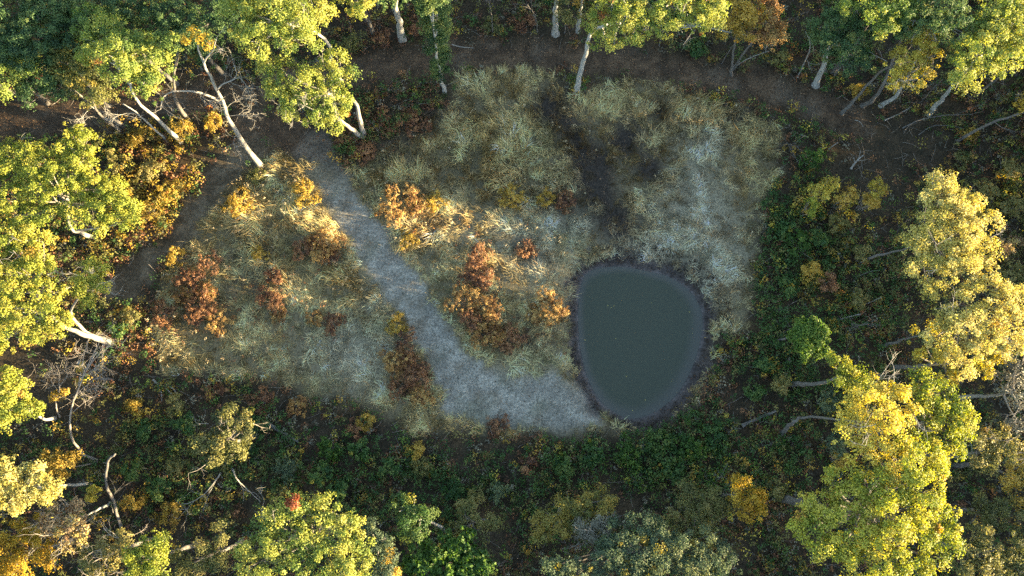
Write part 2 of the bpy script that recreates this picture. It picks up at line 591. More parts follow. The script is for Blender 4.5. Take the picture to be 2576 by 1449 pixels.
def tube(path, radii, sides=7, rng=None, jitter=.0):
    path = np.asarray(path, float)
    n = len(path)
    T = np.gradient(path, axis=0) if n > 2 else np.repeat((path[1:] - path[:1]), n, 0)
    T = norm(T)
    ref = np.where(np.abs(T[:, 2:3]) > .9, np.array([[1., 0, 0]]), np.array([[0, 0, 1.]]))
    if n > 1:
        ref = np.repeat(ref[:1], n, 0)
    A = norm(np.cross(T, ref))
    B = np.cross(T, A)
    a = np.linspace(0, 2 * np.pi, sides, endpoint=False)
    r = np.asarray(radii, float)[:, None] * np.ones((1, sides))
    if rng is not None and jitter:
        r = r * (1 + rng.normal(size=r.shape) * jitter)
    V = path[:, None, :] + (A[:, None, :] * np.cos(a)[None, :, None] + B[:, None, :] * np.sin(a)[None, :, None]) * r[..., None]
    V = V.reshape(-1, 3)
    i = np.arange(n - 1)[:, None] * sides
    j = np.arange(sides)[None, :]
    j2 = (j + 1) % sides
    q0, q1, q2, q3 = i + j, i + j2, i + sides + j2, i + sides + j
    F = np.concatenate([np.stack([q0, q1, q2], -1).reshape(-1, 3), np.stack([q0, q2, q3], -1).reshape(-1, 3)])
    tip = np.array([path[-1] + T[-1] * radii[-1] * .6])
    k = (n - 1) * sides
    F = np.concatenate([F, np.stack([k + np.arange(sides), k + (np.arange(sides) + 1) % sides, np.full(sides, len(V))], 1)])
    return np.concatenate([V, tip]), F


def curve_pts(pts, n):
    """Catmull-Rom through points (k,d) sampled n times."""
    p = np.asarray(pts, float)
    if len(p) == 2:
        return p[0] + (p[1] - p[0]) * np.linspace(0, 1, n)[:, None]
    q = np.vstack([2 * p[0] - p[1], p, 2 * p[-1] - p[-2]])
    out = []
    for s in np.linspace(0, len(p) - 1 - 1e-6, n):
        i = int(s)
        t = s - i
        a, b, c, d = q[i], q[i + 1], q[i + 2], q[i + 3]
        out.append(.5 * (2 * b + (c - a) * t + (2 * a - 5 * b + 4 * c - d) * t * t + (3 * b - a - 3 * c + d) * t ** 3))
    return np.array(out)


def limb_geo(pts, r0, r1, rng, n=12, sides=7, flare=0, wig=.02):
    p = curve_pts(pts, n)
    L = np.linalg.norm(p[-1] - p[0])
    p[1:-1] += rng.normal(size=(n - 2, 3)) * wig * L / 6
    s = np.linspace(0, 1, n)
    r = r0 + (r1 - r0) * s ** .85
    r[0] *= 1 + flare
    if flare:
        r[1] *= 1 + flare * .2
    return tube(p, r, sides, rng, .05)


def twigs(geo, start, direction, length, r, depth_, rng, spread=.7, droop=0., n=3, sides=4):
    """Bare ramifying twigs."""
    d = direction / (np.linalg.norm(direction) + 1e-9)
    k = 4
    pts = [np.array(start)]
    for i in range(k):
        d = d + rng.normal(size=3) * .16 + np.array([0, 0, -droop])
        d = d / np.linalg.norm(d)
        pts.append(pts[-1] + d * length / k)
    V, F = tube(pts, np.linspace(r, r * .45, k + 1), sides)
    geo.add(V, F)
    if depth_ <= 0:
        return
    for j in range(n):
        i = rng.integers(1, k + 1)
        nd = d + rng.normal(size=3) * spread
        twigs(geo, pts[i], nd, length * rng.uniform(.45, .75), max(r * .55, .010), depth_ - 1, rng, spread, droop, n, 3 if sides < 5 else 4)


def part(name, geo, root, mat, tint=True, kind=None, smooth_shade=False):
    V, F, T = geo.get() if isinstance(geo, Geo) else (geo[0], geo[1], None)
    o = link(name, new_mesh(name, V - np.array(root.location), F, tint=T if tint else None, mat=mat, smooth_shade=smooth_shade), root)
    if kind:
        o["kind"] = kind
    return o


_seed = [100]


def nseed():
    _seed[0] += 1
    return rngs(_seed[0])


def lobe_world(lobes, z):
    out = []
    for l in lobes:
        u, v, r = l[:3]
        zz = z + (l[3] if len(l) > 3 else 0)
        out.append((*P(u, v, zz), 1.1 * r * depth(u, v, zz) / _F))
    return out


def tree(name, label, lobes, z, leaf, base=None, tr=.22, bark='grey', trunk=None, cat='tree', group=None,
         size=.125, dens=.95, leaves=96, clump=.45, tint=.45, spread=.36, accent=.003, flat=.8, deadtwigs=0, branches=None, shed=.12):
    """A tree: tapered trunk, a limb to every lobe of the crown, the crown of single leaves.
    lobes: (u, v, radius_px[, dz]) around the height z; base: ground point in photo coordinates (default: under the crown)."""
    rng = nseed()
    W = lobe_world(lobes, z)
    cen = np.average(np.array([w_[:3] for w_ in W]), axis=0, weights=[w_[3] ** 2 for w_ in W])
    if base is None:
        b = np.array([cen[0] + rng.normal() * .3, cen[1] + rng.normal() * .3, 0])
    else:
        b = P(base[0], base[1], 0)
    b[2] = gz1(b[0], b[1]) - .06
    root = thing(name, b, label, cat, group)
    fork = np.array([b[0] + (cen[0] - b[0]) * .55, b[1] + (cen[1] - b[1]) * .55, z * .55])
    top = np.array([cen[0], cen[1], max(z - .2, z * .9)])
    if trunk:
        tp = [b] + [P(u, v, q) for u, v, q in trunk]
        if trunk[-1][2] < z * .8:
            tp.append(top)
        fork = curve_pts(tp, 20)[12]
    else:
        tp = [b, fork + rng.normal(size=3) * .25 * np.array([1, 1, 0]), top]
    part('trunk', limb_geo(tp, tr, tr * .28, rng, 14, 9, .35), root, BARK[bark], False, smooth_shade=True)
    pts = curve_pts(tp, 24)
    for i, w_ in enumerate(W):
        e = np.array(w_[:3])
        zz = np.clip(e[2] - np.hypot(e[0] - pts[:, 0], e[1] - pts[:, 1]) * .75, fork[2] * .75, top[2])
        cand = np.argmin(np.linalg.norm(pts - e, axis=1) + 1.2 * np.abs(pts[:, 2] - zz) + (pts[:, 2] < fork[2] * .8) * 50)
        s0 = pts[cand]
        if np.linalg.norm(e - s0) < .5:
            continue
        mid = s0 + (e - s0) * .5 + np.array([0, 0, -.12 * np.linalg.norm(e - s0)]) + rng.normal(size=3) * .15
        gb = Geo()
        gb.add(*limb_geo([s0, mid, e], tr * .36, tr * .12, rng, 8, 6))
        for q in range(4 if w_[3] > 1 else 2):
            dd = norm(rng.normal(size=3) + np.array([0, 0, .6]))
            gb.add(*limb_geo([e - (e - mid) * rng.uniform(0, .6), e + dd * w_[3] * rng.uniform(.6, .95)], tr * .14, .012, rng, 5, 4))
        part('branch', gb, root, BARK[bark], False, smooth_shade=True)
    if deadtwigs:
        gt = Geo()
        for q in range(deadtwigs):
            w_ = W[rng.integers(len(W))]
            dd = norm(rng.normal(size=3) + np.array([0, 0, .5]))
            twigs(gt, np.array(w_[:3]) + dd * w_[3] * .6, dd, rng.uniform(.7, 1.5), .025, 2, rng)
        part('bare_twigs', gt, root, BARK['twig' if leaf in ('grey', 'pink', 'olive') else 'dead'], False, kind='stuff')
    part('crown', crown_geo(W, rng, size, dens, leaves, clump, tint, spread, accent, flat), root, LEAF[leaf])
    return root


def bare(name, label, path, r0, r1, limbs, bark='dead', cat='dead tree', tw=0, depth_=2, leaf=None, lobes=None, group=None, lsize=.16, twl=1.2):
    """A bare tree: path and limbs are lists of (u, v, z); tw = bare twigs along every limb."""
    rng = nseed()
    pw = [P(*q) for q in path]
    pw[0][2] = gz1(pw[0][0], pw[0][1]) - .06 if path[0][2] == 0 else path[0][2]
    root = thing(name, pw[0], label, cat, group)
    part('trunk', limb_geo(pw, r0, r1, rng, 18, 9, .4, .015), root, BARK[bark], False, smooth_shade=True)
    ends = [(pw[-1], pw[-1] - pw[-2])]
    for lp, a, b in limbs:
        lw = [P(*q) for q in lp]
        g_ = Geo()
        g_.add(*limb_geo(lw, a, b, rng, 12, 6, 0, .02))
        cp = curve_pts(lw, 12)
        for q in range(tw):
            i = rng.integers(3, 12)
            t_ = cp[min(i, 11)] - cp[i - 1]
            twigs(g_, cp[min(i, 11)], norm(t_) * .6 + rng.normal(size=3) * .5, twl * rng.uniform(.5, 1.2), max(b * .6, .014), depth_, rng)
        part('branch', g_, root, BARK[bark], False, smooth_shade=True)
    if leaf:
        part('crown', crown_geo(lobe_world(lobes, lobes[0][3] if len(lobes[0]) > 3 else 0) if False else
                                [(*P(u, v, q), r * depth(u, v, q) / _F) for u, v, r, q in lobes], rng, lsize, .6, 24, .35, .5, .3), root, LEAF[leaf])
    return root


def shrub(name, label, u, v, rpx, h, leaf, cat='shrub', group=None, size=.13, dens=1.0, leaves=26, clump=.30, tint=.45, spread=.35, squash=1.0, n=5, accent=.01, stems=True):
    """A low shrub: several stems from one root and an uneven mound of small leaf clumps."""
    rng = nseed()
    b = P(u, v, h * .5)
    b[2] = gz1(b[0], b[1]) - .03
    R = rpx * depth(u, v, h * .6) / _F
    root = thing(name, b, label, cat, group)
    lob = [(b[0], b[1], b[2] + h * .55, R * .62)]
    for i in range(n):
        a = i * 2 * np.pi / n + rng.normal() * .4
        q = R * rng.uniform(.45, .72)
        lob.append((b[0] + np.cos(a) * q, b[1] + np.sin(a) * q * squash, b[2] + h * rng.uniform(.3, .7), R * rng.uniform(.28, .5)))
    if stems:
        gs = Geo()
        for l in lob:
            for q in range(2):
                e = np.array(l[:3]) + rng.normal(size=3) * np.array([.25, .25, .1]) * R
                e[2] = max(e[2], b[2] + .15)
                gs.add(*tube([b + rng.normal(size=3) * np.array([.08, .08, 0]), (b + e) / 2 + rng.normal(size=3) * .06, e], [.028, .02, .009], 4))
        part('stems', gs, root, BARK['twig'], False)
    part('foliage', crown_geo(lob, rng, size, dens, leaves, clump, tint, spread, accent, flat=min(1.0, max(.45, h / (R * 1.6 + .1))), tri=True), root, LEAF[leaf])
    return root


# ------------------------------------------------------------------ the trees (photo coordinates of crown lobes and of the trunk's foot)
def build_trees():
    # --- dense wood in the upper left
    tree('oak_tree', "green oak with shade-darkened leaves filling the photo's upper left corner", [(40, 50, 75), (110, 80, 70), (60, 130, 55), (140, 20, 60), (0, 110, 60)], 11.5, 'oak_green_shade', tint=.4)
    tree('oak_tree', "shade-darkened bluish green oak crown, second from the upper left corner along the top", [(250, 40, 75), (330, 20, 65), (200, 90, 60), (290, 100, 55)], 11, 'oak_green_shade', tint=.35)
    tree('oak_tree', "oak with yellow tips low at the left edge under the dark corner oak", [(20, 180, 45), (55, 160, 38), (5, 225, 30), (75, 190, 25)], 11, 'oak_lime', tint=.3, base=(120, 260), tr=.2)
    tree('oak_tree', "green oak with shade-darkened crown above the brown leaf track, left part of the wood", [(110, 190, 60), (150, 150, 55), (170, 215, 45), (90, 240, 35)], 10, 'oak_green_shade', tint=.45)
    tree('oak_tree', "olive and yellow green oak standing in front of the dark upper left wood", [(230, 60, 40), (270, 100, 55), (310, 150, 55, .6), (350, 130, 50), (385, 175, 50), (300, 175, 35, 1.), (365, 215, 40), (235, 125, 40), (405, 120, 40)], 12.5, 'oak_lime', base=(455, 357), tr=.2, tint=.3, trunk=[(395, 300, 4.5), (335, 235, 9)], bark='pale')
    tree('maple_tree', "dull brownish olive maple hanging over the brown track beside the yellow green oak", [(190, 170, 50), (220, 210, 50), (170, 130, 40), (255, 230, 40), (210, 140, 40)], 10.5, 'oak_olive', tint=.45, base=(307, 332), tr=.15, trunk=[(245, 280, 5)])
    tree('oak_tree', "shade-darkened green oak crown between the two bright crowns along the top", [(430, 50, 65), (490, 90, 55), (530, 50, 60), (450, 110, 45), (520, 130, 35)], 11, 'oak_green_shade', tint=.45, base=(560, 185))
    tree('oak_tree', "sunlit yellow green oak at the top just left of the small pale gap with trunks", [(620, 55, 50), (690, 45, 65, .5), (755, 60, 55, .5), (640, 110, 36), (600, 20, 50), (700, 100, 40), (770, 105, 35), (680, 0, 60), (800, 40, 35), (765, 10, 50)], 14.5, 'oak_lime', base=(842, 300), tr=.24, bark='pale', tint=.55, deadtwigs=7, trunk=[(835, 230, 4), (822, 105, 10)])
    t = tree('oak_tree', "sunlit twin trunked oak standing at the head of the grey mown track", [(715, 200, 42), (775, 215, 45), (750, 260, 38), (820, 255, 42), (850, 165, 36), (865, 200, 36), (865, 265, 36), (690, 170, 34), (730, 290, 26), (850, 305, 30), (800, 290, 34), (815, 190, 30), (700, 235, 30)], 11.5, 'oak_lime', base=(914, 340), tr=.26, bark='dead', trunk=[(905, 300, 3.2), (885, 250, 6.5)], tint=.55, dens=.85, deadtwigs=8)
    rng = nseed()
    part('trunk', limb_geo([P(912, 346, 0), P(885, 325, 2.2), P(855, 300, 5), P(835, 265, 9)], .24, .08, rng, 12, 8, .3), t, BARK['dead'], False, smooth_shade=True)
    # --- top edge
    tree('oak_tree', "small sunlit yellow oak crown cut by the top edge beside the gap", [(885, 15, 32), (910, 30, 24), (870, -30, 50), (925, -10, 30)], 13, 'oak_lime', base=(940, 85), tr=.2, tint=.7, trunk=[(925, 50, 5)])
    tree('oak_tree', "thick pale grey trunk at the top edge with red undergrowth round its foot", [(980, -70, 80), (1020, -90, 90), (950, -110, 60)], 16, 'oak_green_shade', base=(1012, 97), tr=.36, bark='pale', trunk=[(1003, 50, 4), (994, -5, 9)])
    tree('ivy_clad_tree', "slim tree sheathed in dark green ivy with only its white foot bare", [(1108, 182, 20, -4.5), (1100, 165, 20, -3.8), (1105, 140, 24, -2.6), (1095, 110, 28, -1), (1100, 85, 28, .2), (1090, 55, 34, 1.6), (1096, 25, 34, 3.2), (1085, -10, 36, 5), (1072, 10, 24, 5), (1098, -40, 40, 6)], 7.5, 'oak_green_shade', base=(1118, 230), tr=.17, bark='pale', trunk=[(1108, 192, 2.6), (1098, 130, 6.4), (1090, 60, 10), (1086, 0, 13)], tint=.6, dens=2.2)
    tree('oak_tree', "straight grey trunk standing at the lane's far side, the thickest of three close together", [(1400, -110, 80), (1370, -140, 70)], 17, 'oak_green_shade', base=(1398, 86), tr=.3, bark='pale', trunk=[(1397, 40, 3.5), (1398, -10, 7)])
    tree('maple_sapling', "thin pale sapling between the thick grey trunk and a slimmer one at the top", [(1428, 20, 26), (1442, 40, 18), (1415, 45, 16), (1432, -10, 24)], 7.5, 'olive', base=(1420, 82), tr=.09, bark='grey', tint=.6, dens=.6, trunk=[(1424, 60, 2.5)])
    tree('oak_tree', "slim grey trunk right of the thin sapling at the top", [(1480, -100, 70), (1500, -130, 60)], 16, 'oak_green_shade', base=(1454, 79), tr=.19, bark='pale', trunk=[(1458, 40, 3.5), (1464, 0, 7)])
    tree('oak_tree', "leaning pale trunked oak at the meadow's top edge with sunlit yellow lobes and orange leaves", [(1540, 20, 50), (1505, 55, 32, -1), (1510, 95, 28, -2), (1560, 70, 34), (1585, 95, 26), (1575, 20, 45), (1640, 15, 48), (1665, 65, 32), (1620, 75, 30), (1690, 30, 40), (1710, 60, 26), (1745, 50, 36), (1760, 65, 22), (1790, 30, 36), (1765, 10, 40), (1800, 60, 22), (1720, -20, 60), (1545, 108, 18)], 13, 'oak_lime', base=(1450, 234), tr=.28, bark='pale', trunk=[(1457, 190, 2.5), (1478, 120, 7), (1500, 75, 9.5)], tint=.55, accent=.02, dens=.9, deadtwigs=5)
    tree('maple_tree', "shaded yellow brown maple at the top between the leaning oak and the rust one", [(1850, 45, 45), (1880, 20, 45), (1835, 85, 28), (1870, 80, 32)], 9, 'ochre', tint=.35, dens=.8, base=(1840, 190), tr=.13)
    tree('maple_tree', "shaded rust brown maple by the top edge above the far end of the lane", [(1930, 65, 40), (1945, 95, 30), (1925, 30, 36), (1905, 100, 20)], 8, 'rust', tint=.55, dens=.8, tr=.13)
    # --- upper right wood
    tree('oak_tree', "dark green oak on a thick leaning grey trunk beside the lane's bend", [(2110, 60, 50), (2080, 115, 40), (2145, 120, 45), (2170, 150, 28), (2120, 155, 34), (2165, 75, 45), (2075, 70, 40)], 10, 'oak_green_shade', base=(2052, 215), tr=.30, bark='pale', trunk=[(2070, 170, 2.8), (2085, 125, 6)], tint=.45)
    tree('oak_tree', "mid green oak at the top edge right of the dark leaning one", [(2200, 20, 55), (2250, 30, 45), (2150, 10, 50), (2220, 65, 32), (2270, -10, 50)], 12, 'oak_lime', base=(2092, 190), tr=.18, tint=.25)
    tree('oak_tree', "thin leaning grey oak with yellow leaves and bare grey twig ends at its top", [(2285, 130, 36), (2250, 165, 32), (2270, 195, 26), (2320, 165, 32), (2335, 120, 34), (2250, 205, 20), (2310, 95, 34), (2300, 205, 20)], 10.5, 'gold', base=(2119, 285), tr=.17, bark='grey', trunk=[(2160, 240, 2.8), (2215, 180, 6.5)], tint=.4, dens=.7, deadtwigs=14)
    tree('oak_tree', "mid green shaded oak behind the yellow twiggy one, on a grey leaning trunk", [(2370, 30, 50), (2330, 10, 45), (2400, 70, 40), (2350, 75, 34), (2300, 50, 38)], 12, 'oak_green_shade', base=(2217, 266), tr=.22, bark='pale', tint=.75, trunk=[(2265, 226, 3)])
    tree('oak_tree', "big sunlit yellow green oak near the upper right corner", [(2420, 180, 38), (2450, 140, 50), (2490, 110, 50), (2520, 150, 40), (2480, 175, 36), (2540, 90, 50), (2500, 60, 50), (2405, 205, 24), (2570, 40, 50), (2460, 85, 36), (2440, 205, 22), (2530, 20, 50), (2590, 110, 40)], 11.5, 'oak_lime', base=(2336, 287), tr=.24, bark='pale', trunk=[(2370, 250, 2.8), (2400, 210, 6)], tint=.6)
    tree('oak_tree', "short leaning grey trunk between the yellow twiggy oak's foot and its neighbour", [(2300, 30, 40), (2270, 80, 30)], 11, 'oak_green_shade', base=(2170, 266), tr=.24, bark='grey', tint=.5, trunk=[(2212, 230, 3)])
    bare('bare_sapling', "long leaning grey sapling under orange leaves by the right edge", [(2409, 354, 0), (2450, 330, 1.6), (2510, 303, 3.6), (2575, 283, 5.2), (2640, 262, 7)], .15, .06, [([(2500, 306, 3.4), (2520, 320, 3.8), (2550, 330, 4.2)], .04, .02)], 'grey', 'sapling', 4, 1, 'orange', [(2560, 265, 22, 6), (2575, 250, 18, 6), (2590, 290, 22, 6)])
    bare('bare_sapling', "thin bent dead stem near the lane's bend beside the thick leaning trunk", [(2006, 195, 0), (2020, 165, 1), (2037, 125, 3), (2036, 100, 4), (2026, 80, 5)], .07, .025, [([(2030, 150, 1.8), (2036, 165, 2.2)], .02, .01), ([(2036, 110, 3.6), (2046, 90, 4)], .02, .01)], 'dead', 'sapling', 3, 1)
    bare('bare_sapling', "two branched thin grey stem arching beside the lane below the rust maple", [(1848, 172, 0), (1868, 155, 1), (1900, 140, 1.8), (1935, 128, 2.6)], .05, .02, [([(1925, 132, 2.4), (1930, 115, 3)], .02, .01)], 'dead', 'sapling', 3, 1)
    bare('bare_sapling', "long pale horizontal dead limb under the leaning oak's yellow lobes", [(1715, 63, 6), (1770, 68, 6.3), (1830, 80, 6.6), (1895, 92, 7)], .07, .03, [([(1800, 72, 6.4), (1840, 65, 6.8)], .03, .015)], 'dead', 'dead limb', 3, 1)
    bare('bare_sapling', "thin bare stem slanting through the shade left of the bent dead stem", [(1815, 160, 0), (1835, 128, 2), (1858, 95, 4)], .05, .02, [], 'grey', 'sapling', 0, 1)
    # --- right edge, downwards
    tree('elm_tree', "pale yellow tree at the right, topmost of the sunlit pale pair", [(2350, 470, 32), (2375, 455, 30), (2395, 500, 36), (2340, 510, 30), (2405, 540, 36), (2370, 550, 32), (2320, 575, 30), (2290, 605, 26), (2350, 605, 36), (2400, 600, 40), (2445, 580, 34), (2470, 610, 30), (2435, 640, 40), (2385, 655, 38), (2340, 655, 30), (2310, 640, 26), (2420, 690, 40), (2370, 700, 38), (2460, 680, 34), (2435, 500, 30), (2440, 540, 34), (2480, 560, 28), (2480, 650, 30), (2400, 580, 44), (2340, 560, 32), (2310, 680, 26), (2300, 640, 24), (2345, 730, 28), (2410, 650, 44), (2365, 500, 36)], 12.0, 'buff', base=(2158, 668), tr=.15, bark='grey', trunk=[(2200, 645, 2), (2260, 630, 4.2)], tint=.6, dens=.85, size=.12, deadtwigs=8)
    tree('elm_tree', "big pale golden tree at the right edge, lower of the sunlit pale pair", [(2490, 735, 45), (2440, 750, 40), (2530, 770, 45), (2400, 790, 34), (2470, 800, 45), (2520, 830, 45), (2430, 835, 45), (2370, 800, 26), (2560, 810, 40), (2490, 865, 40), (2450, 895, 34), (2400, 880, 32), (2360, 850, 34), (2540, 880, 30), (2570, 740, 34), (2420, 925, 24)], 12.0, 'buff', base=(2216, 872), tr=.14, bark='grey', trunk=[(2260, 858, 2.2), (2290, 850, 4)], tint=.6, dens=.85, size=.12, deadtwigs=4)
    tree('maple_tree', "orange yellow tree tucked under the big pale golden one at the right", [(2380, 910, 34), (2420, 940, 26), (2470, 915, 34), (2350, 880, 30), (2330, 835, 28), (2300, 880, 22), (2385, 950, 20), (2510, 905, 28)], 8.0, 'gold', tint=.35, dens=.8)
    tree('bare_tree', "greyish half bare tree at the right edge below the pale golden one", [(2555, 930, 30), (2540, 970, 30), (2570, 1010, 30), (2560, 1060, 24)], 9, 'grey', tint=.6, dens=.3, deadtwigs=22, bark='dead')
    tree('maple_tree', "lime tipped small tree at the upper corner of the big lower right crowns", [(2105, 915, 24), (2120, 935, 28), (2145, 950, 28), (2165, 965, 24), (2110, 955, 22)], 10.5, 'yellowgreen', tint=.4)
    tree('maple_tree', "pale golden maple crown in the middle of the big sunlit lower right group", [(2150, 1000, 36), (2190, 985, 34), (2185, 1030, 42, .6), (2140, 1050, 34), (2230, 1010, 38), (2255, 975, 24), (2220, 1060, 42, .6), (2170, 1080, 40), (2265, 1060, 34), (2130, 1100, 30), (2200, 1120, 42), (2250, 1110, 38), (2170, 1150, 30), (2235, 1165, 32), (2245, 1200, 22), (2285, 1025, 28)], 15.5, 'gold', base=(1964, 1090), tr=.19, bark='grey', trunk=[(1995, 1065, 3), (2030, 1048, 5)], tint=.65, dens=.7, size=.12, deadtwigs=14)
    tree('oak_tree', "yellow green oak on the right flank of the big lower right group", [(2310, 960, 30), (2330, 990, 34), (2365, 980, 28), (2300, 1010, 34), (2360, 1030, 40), (2405, 1020, 34), (2415, 1060, 36), (2375, 1075, 40), (2320, 1055, 36), (2410, 1105, 30), (2350, 1115, 30), (2395, 1145, 28), (2370, 1170, 22)], 14.0, 'yellowgreen', tint=.4, base=(2150, 1100))
    tree('oak_tree', "largest yellow green oak crown at the lower right, reaching the bottom edge", [(2290, 1130, 36, .5), (2330, 1140, 32), (2340, 1190, 34), (2290, 1180, 42, 1), (2240, 1225, 44, .6), (2310, 1235, 48, 1), (2180, 1215, 42), (2110, 1200, 34), (2130, 1250, 42), (2190, 1280, 46), (2250, 1285, 48, 1), (2320, 1290, 46, .6), (2375, 1310, 36), (2070, 1270, 34), (2030, 1290, 26), (2045, 1330, 34), (2100, 1310, 42), (2060, 1375, 32), (2120, 1370, 44), (2180, 1345, 46), (2240, 1350, 48, .6), (2310, 1350, 48), (2370, 1360, 36), (2395, 1340, 26), (2150, 1415, 40), (2220, 1415, 46), (2290, 1415, 44), (2345, 1410, 34), (2030, 1260, 20), (2000, 1330, 16)], 15.0, 'yellowgreen', tint=.55, tr=.34, dens=.95)
    tree('maple_tree', "dull ochre and grey shaded tree right of the lower right sunlit group", [(2450, 1110, 34), (2480, 1140, 32), (2520, 1110, 34), (2545, 1140, 30), (2440, 1150, 26), (2500, 1170, 28)], 8.5, 'olive', tint=.75, dens=.7, deadtwigs=10)
    tree('maple_tree', "golden tipped shaded tree near the right edge under the dull ochre one", [(2545, 1200, 30), (2570, 1170, 30), (2560, 1240, 30)], 7, 'ochre', tint=.6, dens=.7)
    tree('maple_tree', "olive green tree in the photo's lower right corner", [(2440, 1370, 34), (2480, 1350, 34), (2450, 1410, 36), (2500, 1400, 40), (2550, 1380, 40), (2540, 1430, 40), (2480, 1440, 40), (2420, 1430, 28)], 9, 'olive', tint=.6, dens=.85)
    tree('maple_tree', "shaded olive brown tree near the right edge above the lower right corner tree", [(2470, 1270, 34), (2500, 1300, 32), (2450, 1310, 28), (2540, 1290, 36)], 7, 'olive', tint=.3, dens=.7)
    tree('maple_sapling', "small round vivid green tree right of the pond", [(2030, 845, 34), (2010, 830, 24), (2050, 835, 24), (2055, 865, 24), (2030, 880, 24), (2010, 855, 22), (2040, 812, 18)], 5.5, 'vivid', tint=.75, dens=1.5, size=.16, cat='small tree', tr=.1)
    tree('maple_sapling', "small golden orange tree below the pond, left of the largest oak crown", [(1865, 1230, 26), (1890, 1250, 28), (1862, 1262, 24), (1895, 1285, 24), (1915, 1262, 16), (1850, 1212, 15), (1878, 1290, 18)], 6, 'orange', tint=.25, cat='small tree', tr=.1)
    # --- bottom edge
    tree('maple_tree', "ochre brown shaded tree at the bottom, left of the olive one below the pond", [(1395, 1300, 38), (1430, 1265, 34), (1465, 1290, 34), (1410, 1335, 34), (1350, 1320, 24), (1480, 1255, 26), (1520, 1290, 28), (1455, 1320, 28), (1530, 1255, 24), (1370, 1350, 24)], 5.2, 'oak_olive', tint=.75, dens=.75)
    tree('bare_tree', "grey lichen crusted half bare tree between the ochre and the dusty green trees", [(1475, 1320, 26), (1500, 1335, 26), (1470, 1355, 22), (1510, 1310, 20)], 5.5, 'grey', tint=.6, dens=.45, deadtwigs=16, bark='dead')
    tree('oak_tree', "wide dusty blue green oak on the bottom edge with a few yellow sprays", [(1560, 1345, 40), (1610, 1330, 36), (1650, 1350, 42), (1540, 1390, 40), (1600, 1390, 46), (1670, 1400, 46), (1720, 1380, 42), (1760, 1410, 40), (1800, 1395, 34), (1580, 1435, 40), (1650, 1445, 40), (1740, 1445, 40), (1830, 1430, 30), (1500, 1420, 28), (1420, 1415, 34), (1380, 1430, 32), (1450, 1440, 30), (1785, 1350, 24)], 6.2, 'dusty', tint=.4, accent=.05)
    tree('maple_tree', "olive green shaded tree below the pond, left of the golden orange small tree", [(1720, 1240, 34), (1760, 1260, 38), (1710, 1285, 32), (1790, 1295, 34), (1745, 1310, 36), (1800, 1255, 26), (1700, 1330, 24), (1765, 1345, 30)], 5.0, 'olive', tint=.4, dens=.8)
    t = tree('oak_tree', "bright sunlit oak crown with one red spray at the bottom, left of centre", [(690, 1290, 32), (735, 1280, 34), (710, 1325, 36), (660, 1330, 28), (770, 1290, 30), (815, 1285, 34), (855, 1300, 32), (885, 1330, 30), (790, 1330, 40), (845, 1350, 42), (750, 1360, 40), (690, 1370, 38), (640, 1380, 30), (880, 1380, 40), (910, 1360, 22), (820, 1400, 44), (750, 1410, 44), (690, 1420, 42), (870, 1425, 42), (630, 1425, 26), (915, 1420, 22), (610, 1385, 14)], 11.0, 'oak_lime', tint=.6, dens=.9, tr=.3, deadtwigs=4)
    part('red_spray', crown_geo([(*P(742, 1262, 12.9), .42), (*P(728, 1266, 12.8), .25)], nseed(), .12, 1, 40, .2, .6, .3), t, LEAF['red'])
    tree('maple_tree', "dark dusty green tree hugging the right flank of the bright bottom crown", [(945, 1350, 30), (965, 1385, 32), (940, 1400, 26), (960, 1430, 30), (930, 1330, 20)], 7.5, 'dusty', tint=.25)
    tree('maple_sapling', "narrow ochre yellow sapling right of the dark dusty green tree at the bottom", [(982, 1415, 18), (988, 1440, 18), (975, 1395, 12)], 6, 'ochre', tint=.8, tr=.08)
    tree('maple_tree', "bright mid green tree with yellowing right side at the bottom centre left", [(1010, 1275, 26), (1040, 1280, 28), (1060, 1305, 30), (1030, 1320, 28), (1075, 1290, 18), (1050, 1340, 22)], 7, 'fern', tint=.85, base=(1122, 1335), tr=.16, bark='pale', trunk=[(1100, 1320, 2)], dens=.85)
    tree('sumac_tree', "broad fresh green feathery tree on the bottom edge, centre left", [(1050, 1400, 34), (1110, 1380, 38), (1160, 1370, 36), (1190, 1410, 34), (1130, 1425, 42), (1070, 1435, 34), (1220, 1430, 28), (1020, 1425, 22), (1180, 1445, 34)], 5.5, 'vivid', tint=.35, clump=.36, size=.26, leaves=36)
    tree('maple_tree', "yellow flecked green tree in shade, right of the bright mid green one at the bottom", [(1180, 1300, 28), (1150, 1330, 22), (1210, 1335, 28), (1170, 1275, 18), (1240, 1310, 18)], 4.5, 'olive', tint=.5, dens=.5)
    # --- lower left
    tree('cherry_tree', "spreading olive yellow tree over dark brush at the lower left, with white dead limbs", [(545, 1065, 30), (590, 1050, 30), (570, 1100, 36), (530, 1110, 26), (610, 1090, 28), (625, 1060, 22), (560, 1140, 32), (590, 1140, 24), (505, 1120, 22), (530, 1160, 22), (575, 1035, 18)], 6.5, 'olive', tint=.5, dens=.6, size=.16, deadtwigs=4)
    tree('maple_tree', "pinkish tan half bare tree at the lower left, on a short pale trunk", [(140, 1300, 26), (180, 1310, 30), (160, 1340, 26), (210, 1325, 22), (190, 1365, 20), (125, 1325, 18), (185, 1280, 18)], 8.5, 'pink', tint=.5, dens=.4, size=.16, base=(278, 1266), tr=.13, bark='pale', trunk=[(240, 1285, 3)], deadtwigs=18)
    tree('maple_tree', "glowing orange and yellow maple in the photo's lower left corner", [(40, 1340, 36), (90, 1330, 34), (20, 1390, 40), (80, 1380, 40), (120, 1400, 30), (60, 1425, 40), (115, 1360, 24), (10, 1440, 30)], 6.5, 'orange', tint=.35, dens=.8)
